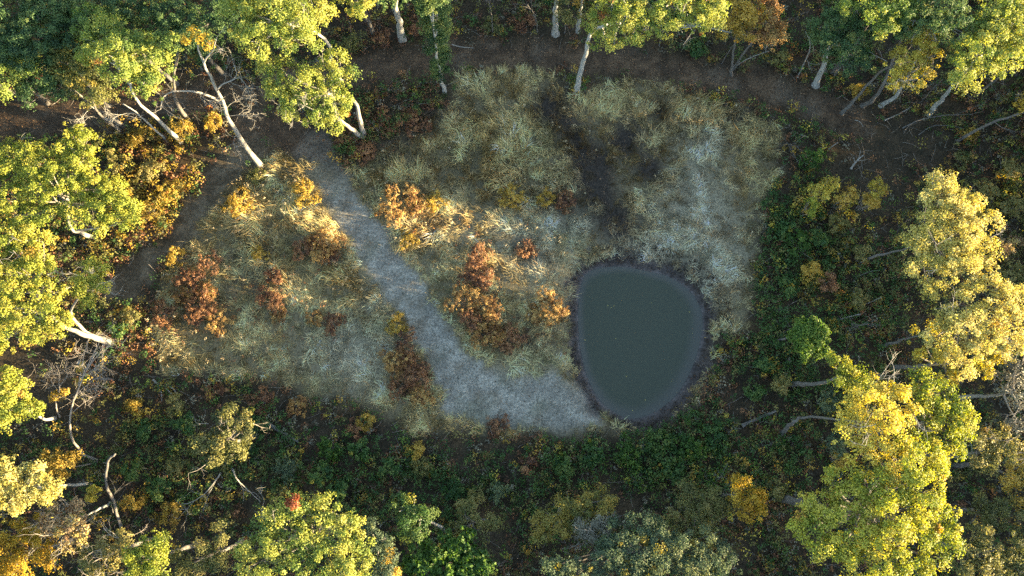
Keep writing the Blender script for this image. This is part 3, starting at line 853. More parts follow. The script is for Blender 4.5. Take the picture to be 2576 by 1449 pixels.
    tree('maple_tree', "sunlit lime tree at the bottom edge, left of the bright crown", [(345, 1385, 30), (385, 1370, 30), (415, 1365, 20), (370, 1410, 32), (400, 1400, 26), (340, 1430, 26), (395, 1435, 26)], 8.5, 'yellowgreen', tint=.4)
    tree('maple_tree', "tan and buff tree at the bottom edge left of the sunlit lime one", [(270, 1370, 28), (240, 1400, 30), (300, 1400, 28), (270, 1430, 30), (210, 1430, 26), (310, 1355, 18)], 7.5, 'olive', tint=.85, dens=.6, deadtwigs=8)
    tree('maple_tree', "brownish shaded tree at the bottom edge between the lime tree and bright crown", [(470, 1400, 28), (510, 1390, 26), (490, 1430, 30), (450, 1435, 24), (540, 1420, 28), (570, 1380, 28), (560, 1340, 26)], 6.5, 'olive', tint=.45, dens=.7)
    tree('maple_tree', "low olive yellow tree in shade left of the two curved trunks", [(150, 1160, 26), (125, 1145, 20), (175, 1165, 22), (160, 1185, 20), (130, 1175, 18), (185, 1145, 14)], 4.5, 'ochre', tint=.45, cat='small tree', tr=.09)
    tree('oak_tree', "lime crown at the left edge halfway down the lower part of the photo", [(15, 970, 40), (45, 985, 32), (30, 1020, 36), (60, 1030, 26), (82, 1030, 18), (10, 1050, 34), (50, 960, 22), (-20, 1000, 50), (95, 1030, 11)], 9.5, 'yellowgreen', base=(136, 1053), tr=.17, bark='pale', tint=.45, trunk=[(105, 1051, 3)])
    tree('oak_tree', "pale lemon crown at the left edge on a horizontal looking pale trunk", [(15, 1180, 30), (45, 1200, 30), (20, 1220, 34), (60, 1235, 28), (100, 1200, 24), (125, 1215, 22), (90, 1240, 22), (115, 1245, 16), (20, 1265, 30), (55, 1265, 20), (140, 1235, 12), (95, 1175, 14), (-15, 1230, 40)], 10.5, 'buff', base=(232, 1217), tr=.14, bark='pale', tint=.5, trunk=[(180, 1220, 2.5), (140, 1222, 4.5)], dens=.8)
    # --- left edge
    tree('oak_tree', "big bright lime oak at the left edge, upper of the sunlit pair", [(15, 390, 30), (60, 400, 36), (40, 440, 40), (95, 370, 28), (100, 430, 40), (150, 380, 30), (185, 350, 32), (215, 370, 34), (200, 410, 40), (150, 440, 42), (90, 490, 40), (30, 500, 40), (240, 430, 36), (200, 470, 42), (150, 500, 36), (250, 480, 38), (290, 475, 36), (285, 520, 38), (240, 530, 34), (320, 515, 30), (330, 545, 24), (295, 560, 24), (190, 545, 30), (255, 570, 18), (130, 545, 28), (70, 545, 34), (215, 335, 20)], 9.0, 'yellowgreen', base=(236, 602), tr=.24, bark='dead', tint=.4, trunk=[(205, 585, 2.2), (175, 568, 4.2)], dens=.95, deadtwigs=4)
    tree('oak_tree', "golden lime oak at the left edge on a thick forked white trunk", [(30, 600, 36), (75, 590, 34), (110, 610, 28), (50, 640, 38), (105, 650, 34), (20, 680, 38), (75, 690, 36), (120, 690, 26), (40, 735, 38), (100, 740, 34), (140, 735, 20), (20, 785, 38), (70, 795, 38), (115, 800, 32), (150, 825, 26), (95, 835, 28), (40, 840, 34), (10, 860, 26), (135, 775, 26), (165, 805, 18)], 9.0, 'yellowgreen', base=(280, 862), tr=.31, bark='dead', tint=.6, trunk=[(240, 850, 1.6), (195, 836, 3.6), (150, 815, 5.5)], accent=.008, dens=.9, deadtwigs=6)
    t = tree('oak_tree', "small sunlit side crown with bare curly twigs beside the forked white trunk", [(215, 690, 26), (245, 680, 24), (225, 720, 28), (195, 740, 26), (250, 705, 20), (190, 715, 20), (220, 755, 18), (260, 720, 14), (235, 662, 14)], 8.2, 'yellowgreen', base=(272, 858), tr=.2, bark='dead', tint=.55, trunk=[(225, 842, 1.4), (185, 800, 3.6), (180, 775, 5)], dens=.75, deadtwigs=12)


def build_bare():
    bare('dead_tree', "tall dead bone white tree leaning left beside the grey mown track", [(656, 416, 0), (630, 385, 2), (600, 340, 4.2), (575, 295, 6.5), (562, 262, 8), (545, 225, 9.6), (522, 175, 12), (505, 140, 13.4), (498, 110, 14.4)], .25, .05,
         [([(560, 260, 8), (535, 246, 8.8), (500, 232, 9.8), (465, 229, 10.4), (430, 231, 10.8), (413, 243, 10.9), (406, 258, 10.8), (404, 275, 10.6)], .12, .025),
          ([(545, 226, 9.6), (560, 212, 10.2), (580, 203, 10.6), (595, 188, 11), (590, 165, 11.6)], .07, .02),
          ([(512, 158, 12.8), (525, 140, 13.6), (538, 122, 14.4), (545, 95, 15)], .07, .02),
          ([(568, 272, 7.5), (590, 255, 8), (615, 246, 8.4), (635, 252, 8.6)], .035, .012),
          ([(580, 205, 10.6), (600, 195, 11), (612, 205, 11.2), (625, 222, 11.2)], .035, .012),
          ([(600, 340, 4.2), (590, 345, 4.6), (588, 360, 4.6)], .03, .012),
          ([(575, 292, 6.6), (610, 290, 6.8), (645, 305, 6.8)], .025, .01),
          ([(500, 232, 9.8), (510, 245, 9.8), (540, 262, 9.6)], .03, .01)],
         'dead', 'dead tree', 6, 2, 'orange', [(497, 82, 20, 14.6), (515, 100, 18, 14.6), (470, 100, 14, 14.4), (525, 115, 13, 14.4)], lsize=.15)
    bare('dead_tree', "mossy grey snag with a lump on it, left of the tall bone white dead tree", [(472, 303, 0), (458, 280, 1.6), (440, 250, 3.6), (438, 220, 5.4), (438, 180, 8), (446, 130, 10.5)], .22, .06,
         [([(442, 252, 3.5), (460, 262, 3.8), (468, 285, 3.6)], .04, .015), ([(438, 185, 7.7), (448, 150, 9), (452, 125, 10)], .05, .02)], 'grey', 'dead tree', 4, 1)
    bare('dead_tree', "slim bare pole slanting left of the olive oak's pale trunk", [(420, 354, 0), (385, 322, 2.2), (345, 285, 4.6), (310, 262, 6.5)], .11, .05, [([(345, 285, 4.6), (320, 285, 5), (300, 290, 5.2)], .03, .012)], 'pale', 'dead tree', 4, 2)
    bare('dead_tree', "left outermost slim pole slanting above the upper lime oak", [(307, 333, 0), (275, 305, 2.2), (245, 280, 4.2), (225, 262, 5.6)], .085, .04, [([(250, 285, 3.8), (265, 300, 3.6), (285, 305, 3.4)], .03, .012), ([(232, 268, 5), (215, 285, 5), (205, 300, 5)], .03, .012)], 'pale', 'dead tree', 5, 2)
    bare('dead_tree', "slim straight trunk slanting at the far left above the brown lane", [(75, 263, 0), (40, 238, 2), (-5, 212, 4.5)], .13, .09, [], 'grey', 'dead tree', 0, 1)
    bare('bare_tree', "bare fan shaped sapling on a long curved pale stem at the lower left", [(243, 1157, 0), (210, 1142, 1.0), (185, 1110, 2.4), (175, 1075, 4), (180, 1035, 5.4), (190, 995, 6.6), (205, 955, 7.6), (225, 915, 8.4), (245, 885, 9)], .11, .03,
         [([(183, 1015, 6), (200, 985, 6.8), (230, 960, 7.4), (265, 935, 8)], .04, .015), ([(198, 970, 7.2), (205, 925, 8.2), (215, 880, 9), (225, 850, 9.6)], .04, .014), ([(210, 945, 7.8), (235, 905, 8.6), (265, 880, 9), (285, 860, 9.4)], .04, .014), ([(205, 950, 7.8), (240, 925, 8.2), (280, 890, 8.8)], .03, .012), ([(180, 1040, 5.2), (215, 1010, 6), (250, 990, 6.6)], .03, .012), ([(220, 920, 8.4), (245, 870, 9.2), (262, 845, 9.6)], .03, .012)],
         'twig', 'sapling', 7, 2, 'ochre', [(210, 925, 10, 8), (198, 960, 8, 7)], twl=1.3)
    bare('bare_tree', "small golden twigged bare tree left of the fan shaped sapling", [(150, 1050, 0), (143, 1030, 1), (141, 1005, 2), (150, 985, 3.4), (148, 965, 4.6)], .06, .025,
         [([(148, 985, 3.4), (130, 960, 4.6), (118, 935, 5.6)], .03, .012), ([(148, 975, 4), (165, 950, 5), (178, 935, 5.6)], .03, .012), ([(148, 965, 4.6), (150, 940, 5.6), (142, 920, 6.2)], .03, .012)], 'twig', 'sapling', 7, 2, 'ochre', [(143, 995, 9, 3), (160, 990, 8, 3), (130, 1003, 7, 2.6)], twl=.9)
    bare('bare_tree', "sinuous grey trunk curving up to a stubby bent top at the lower left", [(308, 1345, 0), (300, 1310, 1.2), (285, 1265, 2.8), (270, 1225, 4.4), (268, 1185, 5.6), (275, 1155, 6.4), (290, 1142, 6.8)], .13, .07, [([(285, 1290, 2), (280, 1260, 3), (292, 1235, 3.6)], .03, .012)], 'grey', 'dead tree', 4, 1)
    bare('dead_limb', "forked white dead limb hanging below the olive yellow tree at the lower left", [(585, 1180, 5.4), (596, 1205, 4.4), (615, 1225, 3.8), (655, 1262, 2.8)], .06, .02, [([(600, 1210, 4.2), (615, 1232, 3.6), (640, 1240, 3.4)], .02, .01)], 'dead', 'dead limb', 3, 1)
    bare('dead_limb', "long white drooping dead branch at the lower left, left of the forked one", [(555, 1190, 5.2), (530, 1225, 4), (505, 1250, 3.4), (475, 1266, 3), (458, 1268, 2.8)], .05, .018, [([(490, 1258, 3.2), (472, 1280, 2.6), (475, 1294, 2.2), (484, 1292, 2.0)], .022, .012), ([(545, 1205, 4.8), (525, 1245, 3.6), (515, 1275, 3)], .022, .012)], 'dead', 'dead limb', 4, 1)
    for lab, pts, r0 in [
        ("thin bare grey stem in the dark gap right of the ivy clad tree", [(1240, 90, 0), (1238, 50, 3), (1232, 10, 6), (1228, -20, 8)], .06),
        ("crooked thin dead stem right of the ivy clad tree, forked near its top", [(1352, 80, 0), (1350, 55, 2), (1340, 30, 4), (1325, 10, 5.5)], .05),
        ("bare grey stem at the top edge beside the small sunlit yellow crown", [(938, 82, 0), (930, 50, 2.5), (915, 15, 5.5), (905, -20, 8)], .08),
        ("slim grey stem in deep shade behind the leaning pale trunked oak", [(1658, 115, 0), (1668, 80, 2.5), (1682, 40, 6)], .07),
        ("thin bare stem leaning beneath the big sunlit yellow green oak at the upper right", [(2312, 262, 0), (2345, 225, 2.5), (2372, 200, 4.5)], .06),
        ("slim dark stem right of the thick leaning trunk by the lane's bend", [(2092, 198, 0), (2110, 175, 2), (2130, 150, 4)], .11),
        ("long pale stem slanting at the upper right beyond the big sunlit oak", [(2445, 250, 0), (2500, 205, 3), (2560, 165, 6)], .12),
        ("bare bush of grey twigs on the far left lane edge under the olive oak", [(270, 290, 0), (262, 275, 1), (250, 262, 2)], .04),
        ("twiggy dead bush in the shade, left of the bleached root", [(1985, 380, 0), (1990, 370, .8), (1988, 360, 1.6)], .04),
        ("grey twiggy sapling in the brush, above the short logs at the right", [(2130, 830, 0), (2150, 822, 1.2), (2185, 815, 2.6)], .05)]:
        e0, e1 = pts[-2], pts[-1]
        bare('bare_sapling', lab, pts, r0, r0 * .4, [([e0, ((e0[0] + e1[0]) / 2 + 6, (e0[1] + e1[1]) / 2 - 4, (e0[2] + e1[2]) / 2), (e1[0] + 16, e1[1] + 2, e1[2])], r0 * .4, .012),
                                                      ([e0, (e0[0] - 8, e0[1] - 8, (e0[2] + e1[2]) / 2), (e1[0] - 14, e1[1] + 4, e1[2])], r0 * .35, .012)], 'grey', 'sapling', 4, 1)
    # fallen timber
    def log(label, pts, r0, r1, bark='dead', cat='log', name='fallen_log', limbs=()):
        bare(name, label, pts, r0, r1, list(limbs), bark, cat, 2, 1)
    log("grey fallen log in dark green brush left of the mown track's lower end", [(670, 1062, .4), (705, 1085, .35), (750, 1112, .3)], .17, .12, 'grey')
    log("short pale log lying in the shade by the bright mid green bottom tree", [(1082, 1310, .8), (1100, 1322, .6), (1124, 1338, .5)], .13, .11, 'dead')
    log("thick fallen grey log in the brush below and right of the pond", [(1866, 1072, .2), (1905, 1053, .3), (1952, 1034, .5)], .16, .10, 'grey')
    log("bleached upturned root in the brown shade right of the meadow", [(2140, 425, .2), (2155, 405, .5), (2172, 390, .9)], .1, .05, 'dead', 'root', 'dead_root', [([(2155, 405, .5), (2178, 402, 1)], .05, .02), ([(2160, 400, .6), (2165, 380, 1)], .05, .02), ([(2150, 410, .5), (2148, 395, .9)], .04, .02)])
    log("straight fallen pole in the brown shade, right of the lane", [(2225, 303, .25), (2260, 287, .3), (2293, 269, .35)], .06, .04, 'dead')
    log("long thin fallen branch arching under the upper right oaks", [(2270, 322, .2), (2320, 300, .7), (2380, 290, .9), (2440, 287, .7), (2475, 280, .5)], .05, .02, 'grey', 'fallen branch', 'fallen_branch', [([(2400, 289, .9), (2440, 275, 1.2)], .02, .01)])
    log("thin fallen branch nearer the meadow, parallel to the arching one", [(2310, 340, .2), (2345, 318, .5), (2390, 316, .6), (2430, 325, .5)], .04, .018, 'grey', 'fallen branch', 'fallen_branch')
    log("short white branch stub lying right of the meadow's top right corner", [(2012, 338, .2), (2022, 342, .25), (2034, 345, .3)], .06, .04, 'dead', 'fallen branch', 'fallen_branch')
    log("small pale stick pointing up in the brown shade beside the meadow's corner", [(2083, 376, .2), (2095, 367, .5), (2108, 358, .8)], .06, .03, 'dead', 'fallen branch', 'fallen_branch')
    log("pale curved stick above the bleached root", [(2150, 302, .2), (2163, 306, .3), (2171, 318, .3)], .035, .02, 'dead', 'fallen branch', 'fallen_branch')
    log("pale thin pole lying under the shade of the lower pale golden tree", [(2105, 806, .3), (2135, 797, .6), (2165, 790, .9)], .06, .035, 'dead')
    log("thin white pole lying in brush above the vivid green tree", [(2160, 772, .3), (2190, 760, .6), (2218, 748, 1)], .05, .03, 'dead')
    log("long bare log under the topmost pale yellow tree", [(2158, 695, .3), (2190, 683, .4), (2230, 676, .5)], .06, .03, 'grey')
    log("grey stump wood lying left of the bright lime crown's trunk foot", [(198, 912, .3), (208, 918, .4), (214, 928, .4)], .16, .1, 'dead')
    log("grey fallen log in the dark litter right of the fan shaped sapling", [(225, 955, .25), (255, 952, .3), (285, 955, .3)], .13, .1, 'grey')
    log("slender fallen branch crossing the far side of the lane at the top", [(1137, 112, .2), (1160, 118, .4), (1192, 121, .3)], .05, .03, 'dead', 'fallen branch', 'fallen_branch')
    log("curved white stick leaning on the ivy clad tree", [(1116, 113, 1), (1122, 90, 2), (1132, 75, 3)], .04, .02, 'dead', 'fallen branch', 'fallen_branch')
    log("pale stick in dark brush below the mown track's lower bend", [(1000, 1186, .3), (1005, 1178, .5), (1009, 1170, .7)], .06, .03, 'dead', 'fallen branch', 'fallen_branch')
    log("grey branching deadfall in dark brush under the small golden orange tree's upper side", [(1800, 1215, .2), (1815, 1195, .6), (1830, 1165, 1)], .07, .04, 'grey', 'fallen branch', 'fallen_branch', [([(1810, 1200, .5), (1790, 1195, .6), (1765, 1200, .4)], .04, .02), ([(1815, 1195, .5), (1830, 1210, .5), (1820, 1235, .3)], .04, .02)])
    # heap of white branches, each stick a thing of its own
    for lab, a, b in [("longest white stick of the bleached branch heap at the left", (390, 962, .3), (432, 992, .4)), ("upper white stick of the bleached branch heap at the left", (385, 955, .5), (402, 985, .3)),
                      ("right end stick of the bleached branch heap at the left", (415, 968, .4), (445, 990, .3)), ("steep grey stick of the bleached branch heap at the left", (398, 972, .3), (407, 1008, .3))]:
        m2 = ((a[0] + b[0]) / 2 + 3, (a[1] + b[1]) / 2 - 3, .45)
        bare('bleached_branch', lab, [a, m2, b], .075, .035, [], 'dead', 'fallen branch', 0, 1, group='bleached branch heap')


def build_shrubs():
    R_, Y_, G_ = 'rust coloured shrubs in the meadow', 'shrubs at the forest edge', 'shrubs in the brush'
    rust = [
        (985, 520, 42, 1.5, 'rust', "round copper brown shrub on the mown track's right edge, half lit by the sun"),
        (1040, 505, 34, 1.3, 'rust', "orange tan shrub just right of the round copper one by the track"),
        (820, 615, 42, 1.3, 'rust', "orange red shrub left of the mown track's middle, lit on top"),
        (765, 625, 30, 1.0, 'redbrown', "dull brown shrub left of the orange red one by the track"),
        (830, 645, 24, .8, 'redbrown', "dark purple brown low shrub under the orange red one"),
        (1205, 640, 26, 1.2, 'redbrown', "dark rusty shrub at the top of the column of brown shrubs in the meadow"),
        (1195, 700, 34, 1.4, 'redbrown', "middle rusty shrub of the brown column left of the pond"),
        (1165, 760, 42, 1.5, 'rust', "wide dark rusty shrub at the left foot of the brown column"),
        (1222, 770, 38, 1.5, 'rust', "copper shrub lit bright on its right side, left of the pond"),
        (1385, 775, 42, 1.4, 'rust', "bright orange brown shrub nearest the pond's left shore"),
        (1345, 795, 24, 1.0, 'rust', "small orange shrub left of the bright one near the pond"),
        (1210, 840, 40, 1.1, 'rust', "rusty shrub below the brown column, beside the track"),
        (1285, 850, 40, .9, 'redbrown', "low brown shrub between the rusty one and the pond"),
        (1000, 820, 28, 1.0, 'ochre', "ochre shrub on the strip left of the track, upper end"),
        (1020, 860, 30, 1.1, 'redbrown', "brown shrub in the middle of the strip left of the track"),
        (995, 910, 40, 1.3, 'rust', "large rusty shrub at the lower left of the strip along the track"),
        (1045, 945, 38, 1.3, 'redbrown', "dark rusty shrub right of the large one beside the track"),
        (1055, 1000, 32, 1.0, 'rust', "rusty shrub at the lowest end of the strip left of the track"),
        (1000, 975, 26, 1.0, 'redbrown', "small brown shrub below the large rusty one on the strip"),
        (500, 770, 42, 1.3, 'redbrown', "wide copper brown shrub in the left part of the meadow"),
        (545, 800, 34, 1.1, 'rust', "tan tipped rusty shrub right of the wide copper one at the left"),
        (480, 700, 34, 1.2, 'redbrown', "brown shrub above the wide copper one at the left"),
        (440, 650, 24, 1.0, 'ochre', "small ochre shrub at the meadow's left tip"),
        (530, 660, 26, 1.0, 'redbrown', "reddish brown shrub right of the small ochre one"),
        (680, 755, 32, 1.1, 'redbrown', "dark brown shrub in the middle of the left meadow"),
        (700, 790, 22, .8, 'rust', "little rusty shrub under the dark brown one in the left meadow"),
        (690, 695, 28, .9, 'redbrown', "low brown shrub above the dark brown one in the left meadow"),
        (835, 812, 28, .8, 'redbrown', "small flat brown shrub in pale grass left of the track"),
        (790, 800, 22, .7, 'rust', "tiny rusty shrub left of the small flat brown one"),
        (870, 345, 36, .9, 'redbrown', "dark brown shrub below the twin trunked oak's foot"),
        (920, 380, 34, .8, 'redbrown', "dull reddish shrub on the meadow's upper left rim"),
        (960, 310, 36, .6, 'redbrown', "low red brown weeds right of the twin trunked oak"),
        (1040, 310, 34, .6, 'redbrown', "low brown weeds further right of the twin trunked oak"),
        (1290, 490, 34, 1.3, 'ochre', "golden tan shrub lit by the sun in the meadow's middle"),
        (1375, 500, 26, 1.2, 'ochre', "narrow golden plume right of the golden tan shrub"),
        (1420, 510, 28, .9, 'redbrown', "dark red shrub right of the narrow golden plume"),
        (1095, 510, 28, 1.2, 'ochre', "pointed golden shrub right of the orange tan one"),
        (1320, 630, 26, .8, 'redbrown', "dark purple brown shrub above the bright one near the pond"),
        (770, 490, 38, 1.2, 'ochre', "golden shrub left of the track, lit at the top"),
        (600, 510, 36, 1.2, 'ochre', "sunlit golden shrub in the meadow's upper left"),
        (650, 640, 22, 1.0, 'ochre', "small yellow tuft shrub left of the orange red one"),
        (1030, 600, 26, .9, 'ochre', "golden low shrub on the track's right edge, half way down"),
        (900, 1075, 26, .9, 'redbrown', "reddish brown shrub in the brush under the left meadow"),
        (745, 1020, 26, .9, 'rust', "bright rust shrub in the brush below the left meadow"),
        (660, 1010, 30, .9, 'redbrown', "dark red shrub in the brush, left of the bright rust one"),
        (540, 985, 26, .8, 'redbrown', "small red brown shrub right of the bleached branch heap"),
        (410, 790, 34, .9, 'redbrown', "reddish low shrub at the left rim of the meadow"),
        (1250, 1075, 30, .6, 'redbrown', "low brown weeds on the mown landing's lower edge"),
        (1215, 700, 26, 1.4, 'redbrown', "dark red brown shrub squeezed between the middle rusty one and pale grass"),
        (1185, 800, 30, 1.3, 'redbrown', "dark rusty shrub beneath the wide one at the brown column's foot"),
        (1235, 805, 28, 1.2, 'rust', "rusty shrub right below the copper one left of the pond"),
        (1250, 845, 26, .9, 'rust', "low rusty shrub right of the one below the brown column"),
        (1195, 665, 22, 1.2, 'redbrown', "small dark shrub linking the upper two of the brown column"),
        (1025, 905, 28, 1.2, 'redbrown', "dark brown shrub filling the strip between two large rusty ones"),
        (520, 735, 30, 1.1, 'rust', "orange brown shrub above the tan tipped one in the left meadow"),
        (465, 745, 28, 1.0, 'rust', "low orange brown shrub left of the wide copper one"),
        (1410, 790, 20, 1.1, 'rust', "small orange shrub touching the pond's left shore"),
    ]
    for u, v, r, h, lf, lab in rust:
        shrub('meadow_shrub', lab, u, v, r * 1.2, h * 1.3 if h > .95 else h, lf, group=R_, size=.085, leaves=34, clump=.2, dens=.7, tint=.55, spread=.6)
    edge = [
        (2065, 485, 34, 6.0, 'gold', "yellow orange sunlit shrub at the brush's upper right of the meadow", .35),
        (2045, 520, 24, 5.2, 'yellowgreen', "lime yellow shrub just below the sunlit orange one", .4),
        (2130, 495, 26, 5.6, 'ochre', "amber shrub right of the sunlit orange one", .8),
        (2205, 480, 30, 6.0, 'gold', "golden green shrub between the amber one and the pale tree", .2),
        (2185, 510, 22, 5.2, 'ochre', "small amber shrub under the golden green one", .7),
        (2045, 400, 30, 2.4, 'vivid', "fresh green shrub in the shade right of the meadow's upper corner", .2),
        (2110, 560, 26, 2.4, 'olive', "olive shrub under the amber shrub in the right brush", .5),
        (2010, 610, 36, 2.2, 'vivid', "dark green shrub in the right brush, level with the pond's top", .15),
        (2060, 600, 24, 2.4, 'fern', "deep green shrub right of the dark green one", .6),
        (2040, 680, 30, 2.0, 'ochre', "ochre shrub in the right brush above the vivid green tree", .6),
        (2080, 715, 26, 2.0, 'redbrown', "reddish shrub beside the ochre one above the vivid green tree", .7),
        (1980, 720, 30, 1.6, 'fern', "green fern mound at the foot of the right brush beside pale grass", .5),
        (1975, 575, 24, 1.6, 'fern', "small fern mound at the meadow's right rim", .45),
        (2160, 750, 28, 2.2, 'olive', "olive brown shrub right of the reddish one", .4),
        (2170, 640, 26, 2.2, 'olive', "yellowish olive shrub under the pale tree's left side", .8),
        (1967, 967, 28, 2.6, 'olive', "yellow green round shrub in the brush right of the pond", .9),
        (1925, 920, 26, 1.4, 'fern', "dark fern mound on the pond's right bank", .4),
        (1900, 985, 26, 1.2, 'fern', "dark fern mound lower on the pond's right bank", .5),
        (2080, 1010, 36, 3.5, 'dusty', "dusty green small shrub left of the pale golden maple", .3),
        (2100, 1120, 34, 3.2, 'dusty', "dusty green shrub below it, left of the golden maple", .4),
        (2110, 1155, 24, 3.4, 'ochre', "amber shrub beneath the golden maple's lower left", .8),
        (1960, 1230, 28, 2.2, 'olive', "brownish olive shrub right of the small golden orange tree", .55),
        (1580, 1150, 40, 1.6, 'vivid', "fresh green fern bank below the pond, left part", .1),
        (1660, 1110, 40, 1.4, 'fern', "deep green fern bank right under the pond", .5),
        (1740, 1130, 40, 1.6, 'vivid', "fresh green fern bank below the pond, right part", .12),
        (1800, 1090, 34, 1.3, 'fern', "deep green fern bank at the pond's lower right", .4),
        (1690, 1180, 38, 1.6, 'fern', "deep green fern bank below the two fresh green ones", .6),
        (1490, 1140, 36, 1.5, 'fern', "deep green fern bank left of the fresh green one", .5),
        (1420, 1180, 32, 1.5, 'fern', "dark shrub with yellow flecks at the bottom centre", .8),
        (1330, 1170, 30, 1.3, 'redbrown', "dark red brown shrub in the bottom centre brush", .3),
        (1250, 1235, 30, 1.8, 'dusty', "pale blue green shrub in the bottom centre brush", .7),
        (1195, 1255, 30, 2.0, 'olive', "yellow leaved shrub left of the pale blue green one", .95),
        (1140, 1230, 32, 1.8, 'fern', "dark green shrub left of the yellow leaved one", .4),
        (1060, 1180, 30, 1.6, 'olive', "olive shrub under the landing's left end", .4),
        (1045, 1130, 24, 1.4, 'ochre', "yellow ochre small shrub under the rusty strip's end", .6),
        (980, 1180, 30, 1.8, 'fern', "green shrub in the brush between two pale sticks", .6),
        (900, 1130, 34, 1.8, 'fern', "dark green shrub below the reddish brown one", .5),
        (920, 1065, 26, 1.2, 'ochre', "ochre shrub beside the reddish brown one under the meadow", .4),
        (830, 1130, 36, 2.0, 'vivid', "fresh green shrub right of the grey fallen log", .05),
        (800, 1190, 36, 2.0, 'fern', "dark green shrub right of the olive yellow tree", .5),
        (720, 1180, 34, 2.0, 'dusty', "dusty grey green shrub right of the forked white limb", .2),
        (850, 1230, 30, 1.8, 'fern', "green shrub above the bright bottom crown's right half", .7),
        (440, 1170, 30, 2.0, 'olive', "olive green shrub left of the olive yellow tree", .5),
        (400, 1230, 34, 2.0, 'fern', "dusky green shrub left of the drooping dead branch", .7),
        (330, 1180, 30, 2.4, 'fern', "green shrub behind the sinuous grey trunk's bent top", .8),
        (340, 1260, 26, 1.8, 'ochre', "amber shrub right of the sinuous grey trunk", .4),
        (430, 1290, 32, 1.8, 'ochre', "brownish amber shrub below the drooping dead branch", .3),
        (235, 1240, 18, 2.4, 'gold', "small lemon yellow shrub at the lemon crown's trunk foot", .4),
        (445, 1020, 26, 1.4, 'olive', "yellowish shrub under the bleached branch heap", .8),
        (340, 1025, 30, 1.3, 'ochre', "amber leaved shrub left of the yellowish one", .5),
        (330, 800, 28, 1.4, 'olive', "yellow green shrub at the meadow's left rim, near the white trunk", .8),
        (300, 830, 24, 1.4, 'fern', "dark green shrub beside the white trunk's foot", .6),
        (370, 1080, 26, 1.4, 'fern', "green weeds in dark brush below the amber leaved shrub", .7),
        (470, 1065, 26, 1.6, 'fern', "deep green shrub left of the olive yellow tree's upper side", .4),
        (300, 410, 36, 1.5, 'olive', "sunlit olive shrub right of the upper lime oak, top one", .95),
        (380, 430, 36, 1.4, 'olive', "glowing yellow shrub in the sunlit patch right of the upper lime oak", .95),
        (420, 480, 38, 1.4, 'ochre', "amber shrub in the middle of the sunlit left patch", .8),
        (380, 530, 34, 1.4, 'ochre', "golden shrub low in the sunlit left patch", .5),
        (350, 345, 34, 1.4, 'ochre', "amber brush at the top of the sunlit left patch", .6),
        (460, 325, 34, 1.3, 'ochre', "orange brush at the mossy snag's foot", .7),
        (540, 310, 32, 1.2, 'ochre', "orange brush between the snag and the bone white dead tree", .55),
        (645, 445, 24, 1.0, 'olive', "green weeds at the bone white dead tree's foot", .6),
        (960, 95, 30, 1.4, 'redbrown', "dark red shrub left of the thick grey trunk at the top", .5),
        (1045, 70, 26, 1.4, 'redbrown', "dark red shrub right of the thick grey trunk at the top", .55),
        (880, 110, 30, 1.6, 'olive', "brownish shrub by the top edge above the lane", .3),
        (1240, 70, 34, 1.2, 'olive', "low olive shrub in the gap at the top", .3),
        (1320, 60, 30, 1.0, 'redbrown', "low brown shrub in the gap at the top", .3),
        (1750, 120, 34, 1.4, 'fern', "green shrub in shade beyond the lane, under the leaning oak", .4),
        (1960, 150, 30, 1.6, 'olive', "grey green shrub beyond the lane, below the rust maple", .3),
        (2540, 430, 34, 2.0, 'olive', "yellow olive shrub at the right edge above the pale tree", .9),
        (2480, 480, 34, 2.2, 'olive', "sunlit olive shrub right of the pale tree's top", .9),
        (2550, 520, 36, 2.4, 'olive', "olive brush at the right edge beside the pale tree's top", .8),
        (2530, 620, 36, 2.6, 'pink', "pinkish tan shrub at the right edge beside the topmost pale tree", .35),
        (2550, 690, 34, 2.4, 'olive', "brownish tan shrub at the right edge between the pale pair", .7),
        (2420, 400, 30, 1.0, 'olive', "low olive shrub in shade above the pale tree", .5),
        (2440, 340, 26, 1.0, 'ochre', "small ochre shrub by the long leaning sapling's foot", .5),
        (2160, 230, 22, 1.5, 'ochre', "amber shrub between two leaning trunks at the upper right", .4),
    ]
    for u, v, r, h, lf, lab, tn in edge:
        fern = lf in ('fern', 'vivid')
        shrub('fern_bank' if 'fern' in lab else 'brush_shrub', lab, u, v, r, h, lf, group=Y_, size=.115 if not fern else .15, leaves=32 if not fern else 24, clump=.28, dens=.8, tint=tn, spread=.45, accent=.02)


LEAF['red'] = leaf_mat('leaf_red', [(.16, .045, .02), (.27, .08, .035), (.36, .13, .06)])
build_trees()
build_bare()
build_shrubs()

# ------------------------------------------------------------------ ground cover nobody could count
def zone_noise(x, y, s):
    return fbm(x, y, 3.0, s)


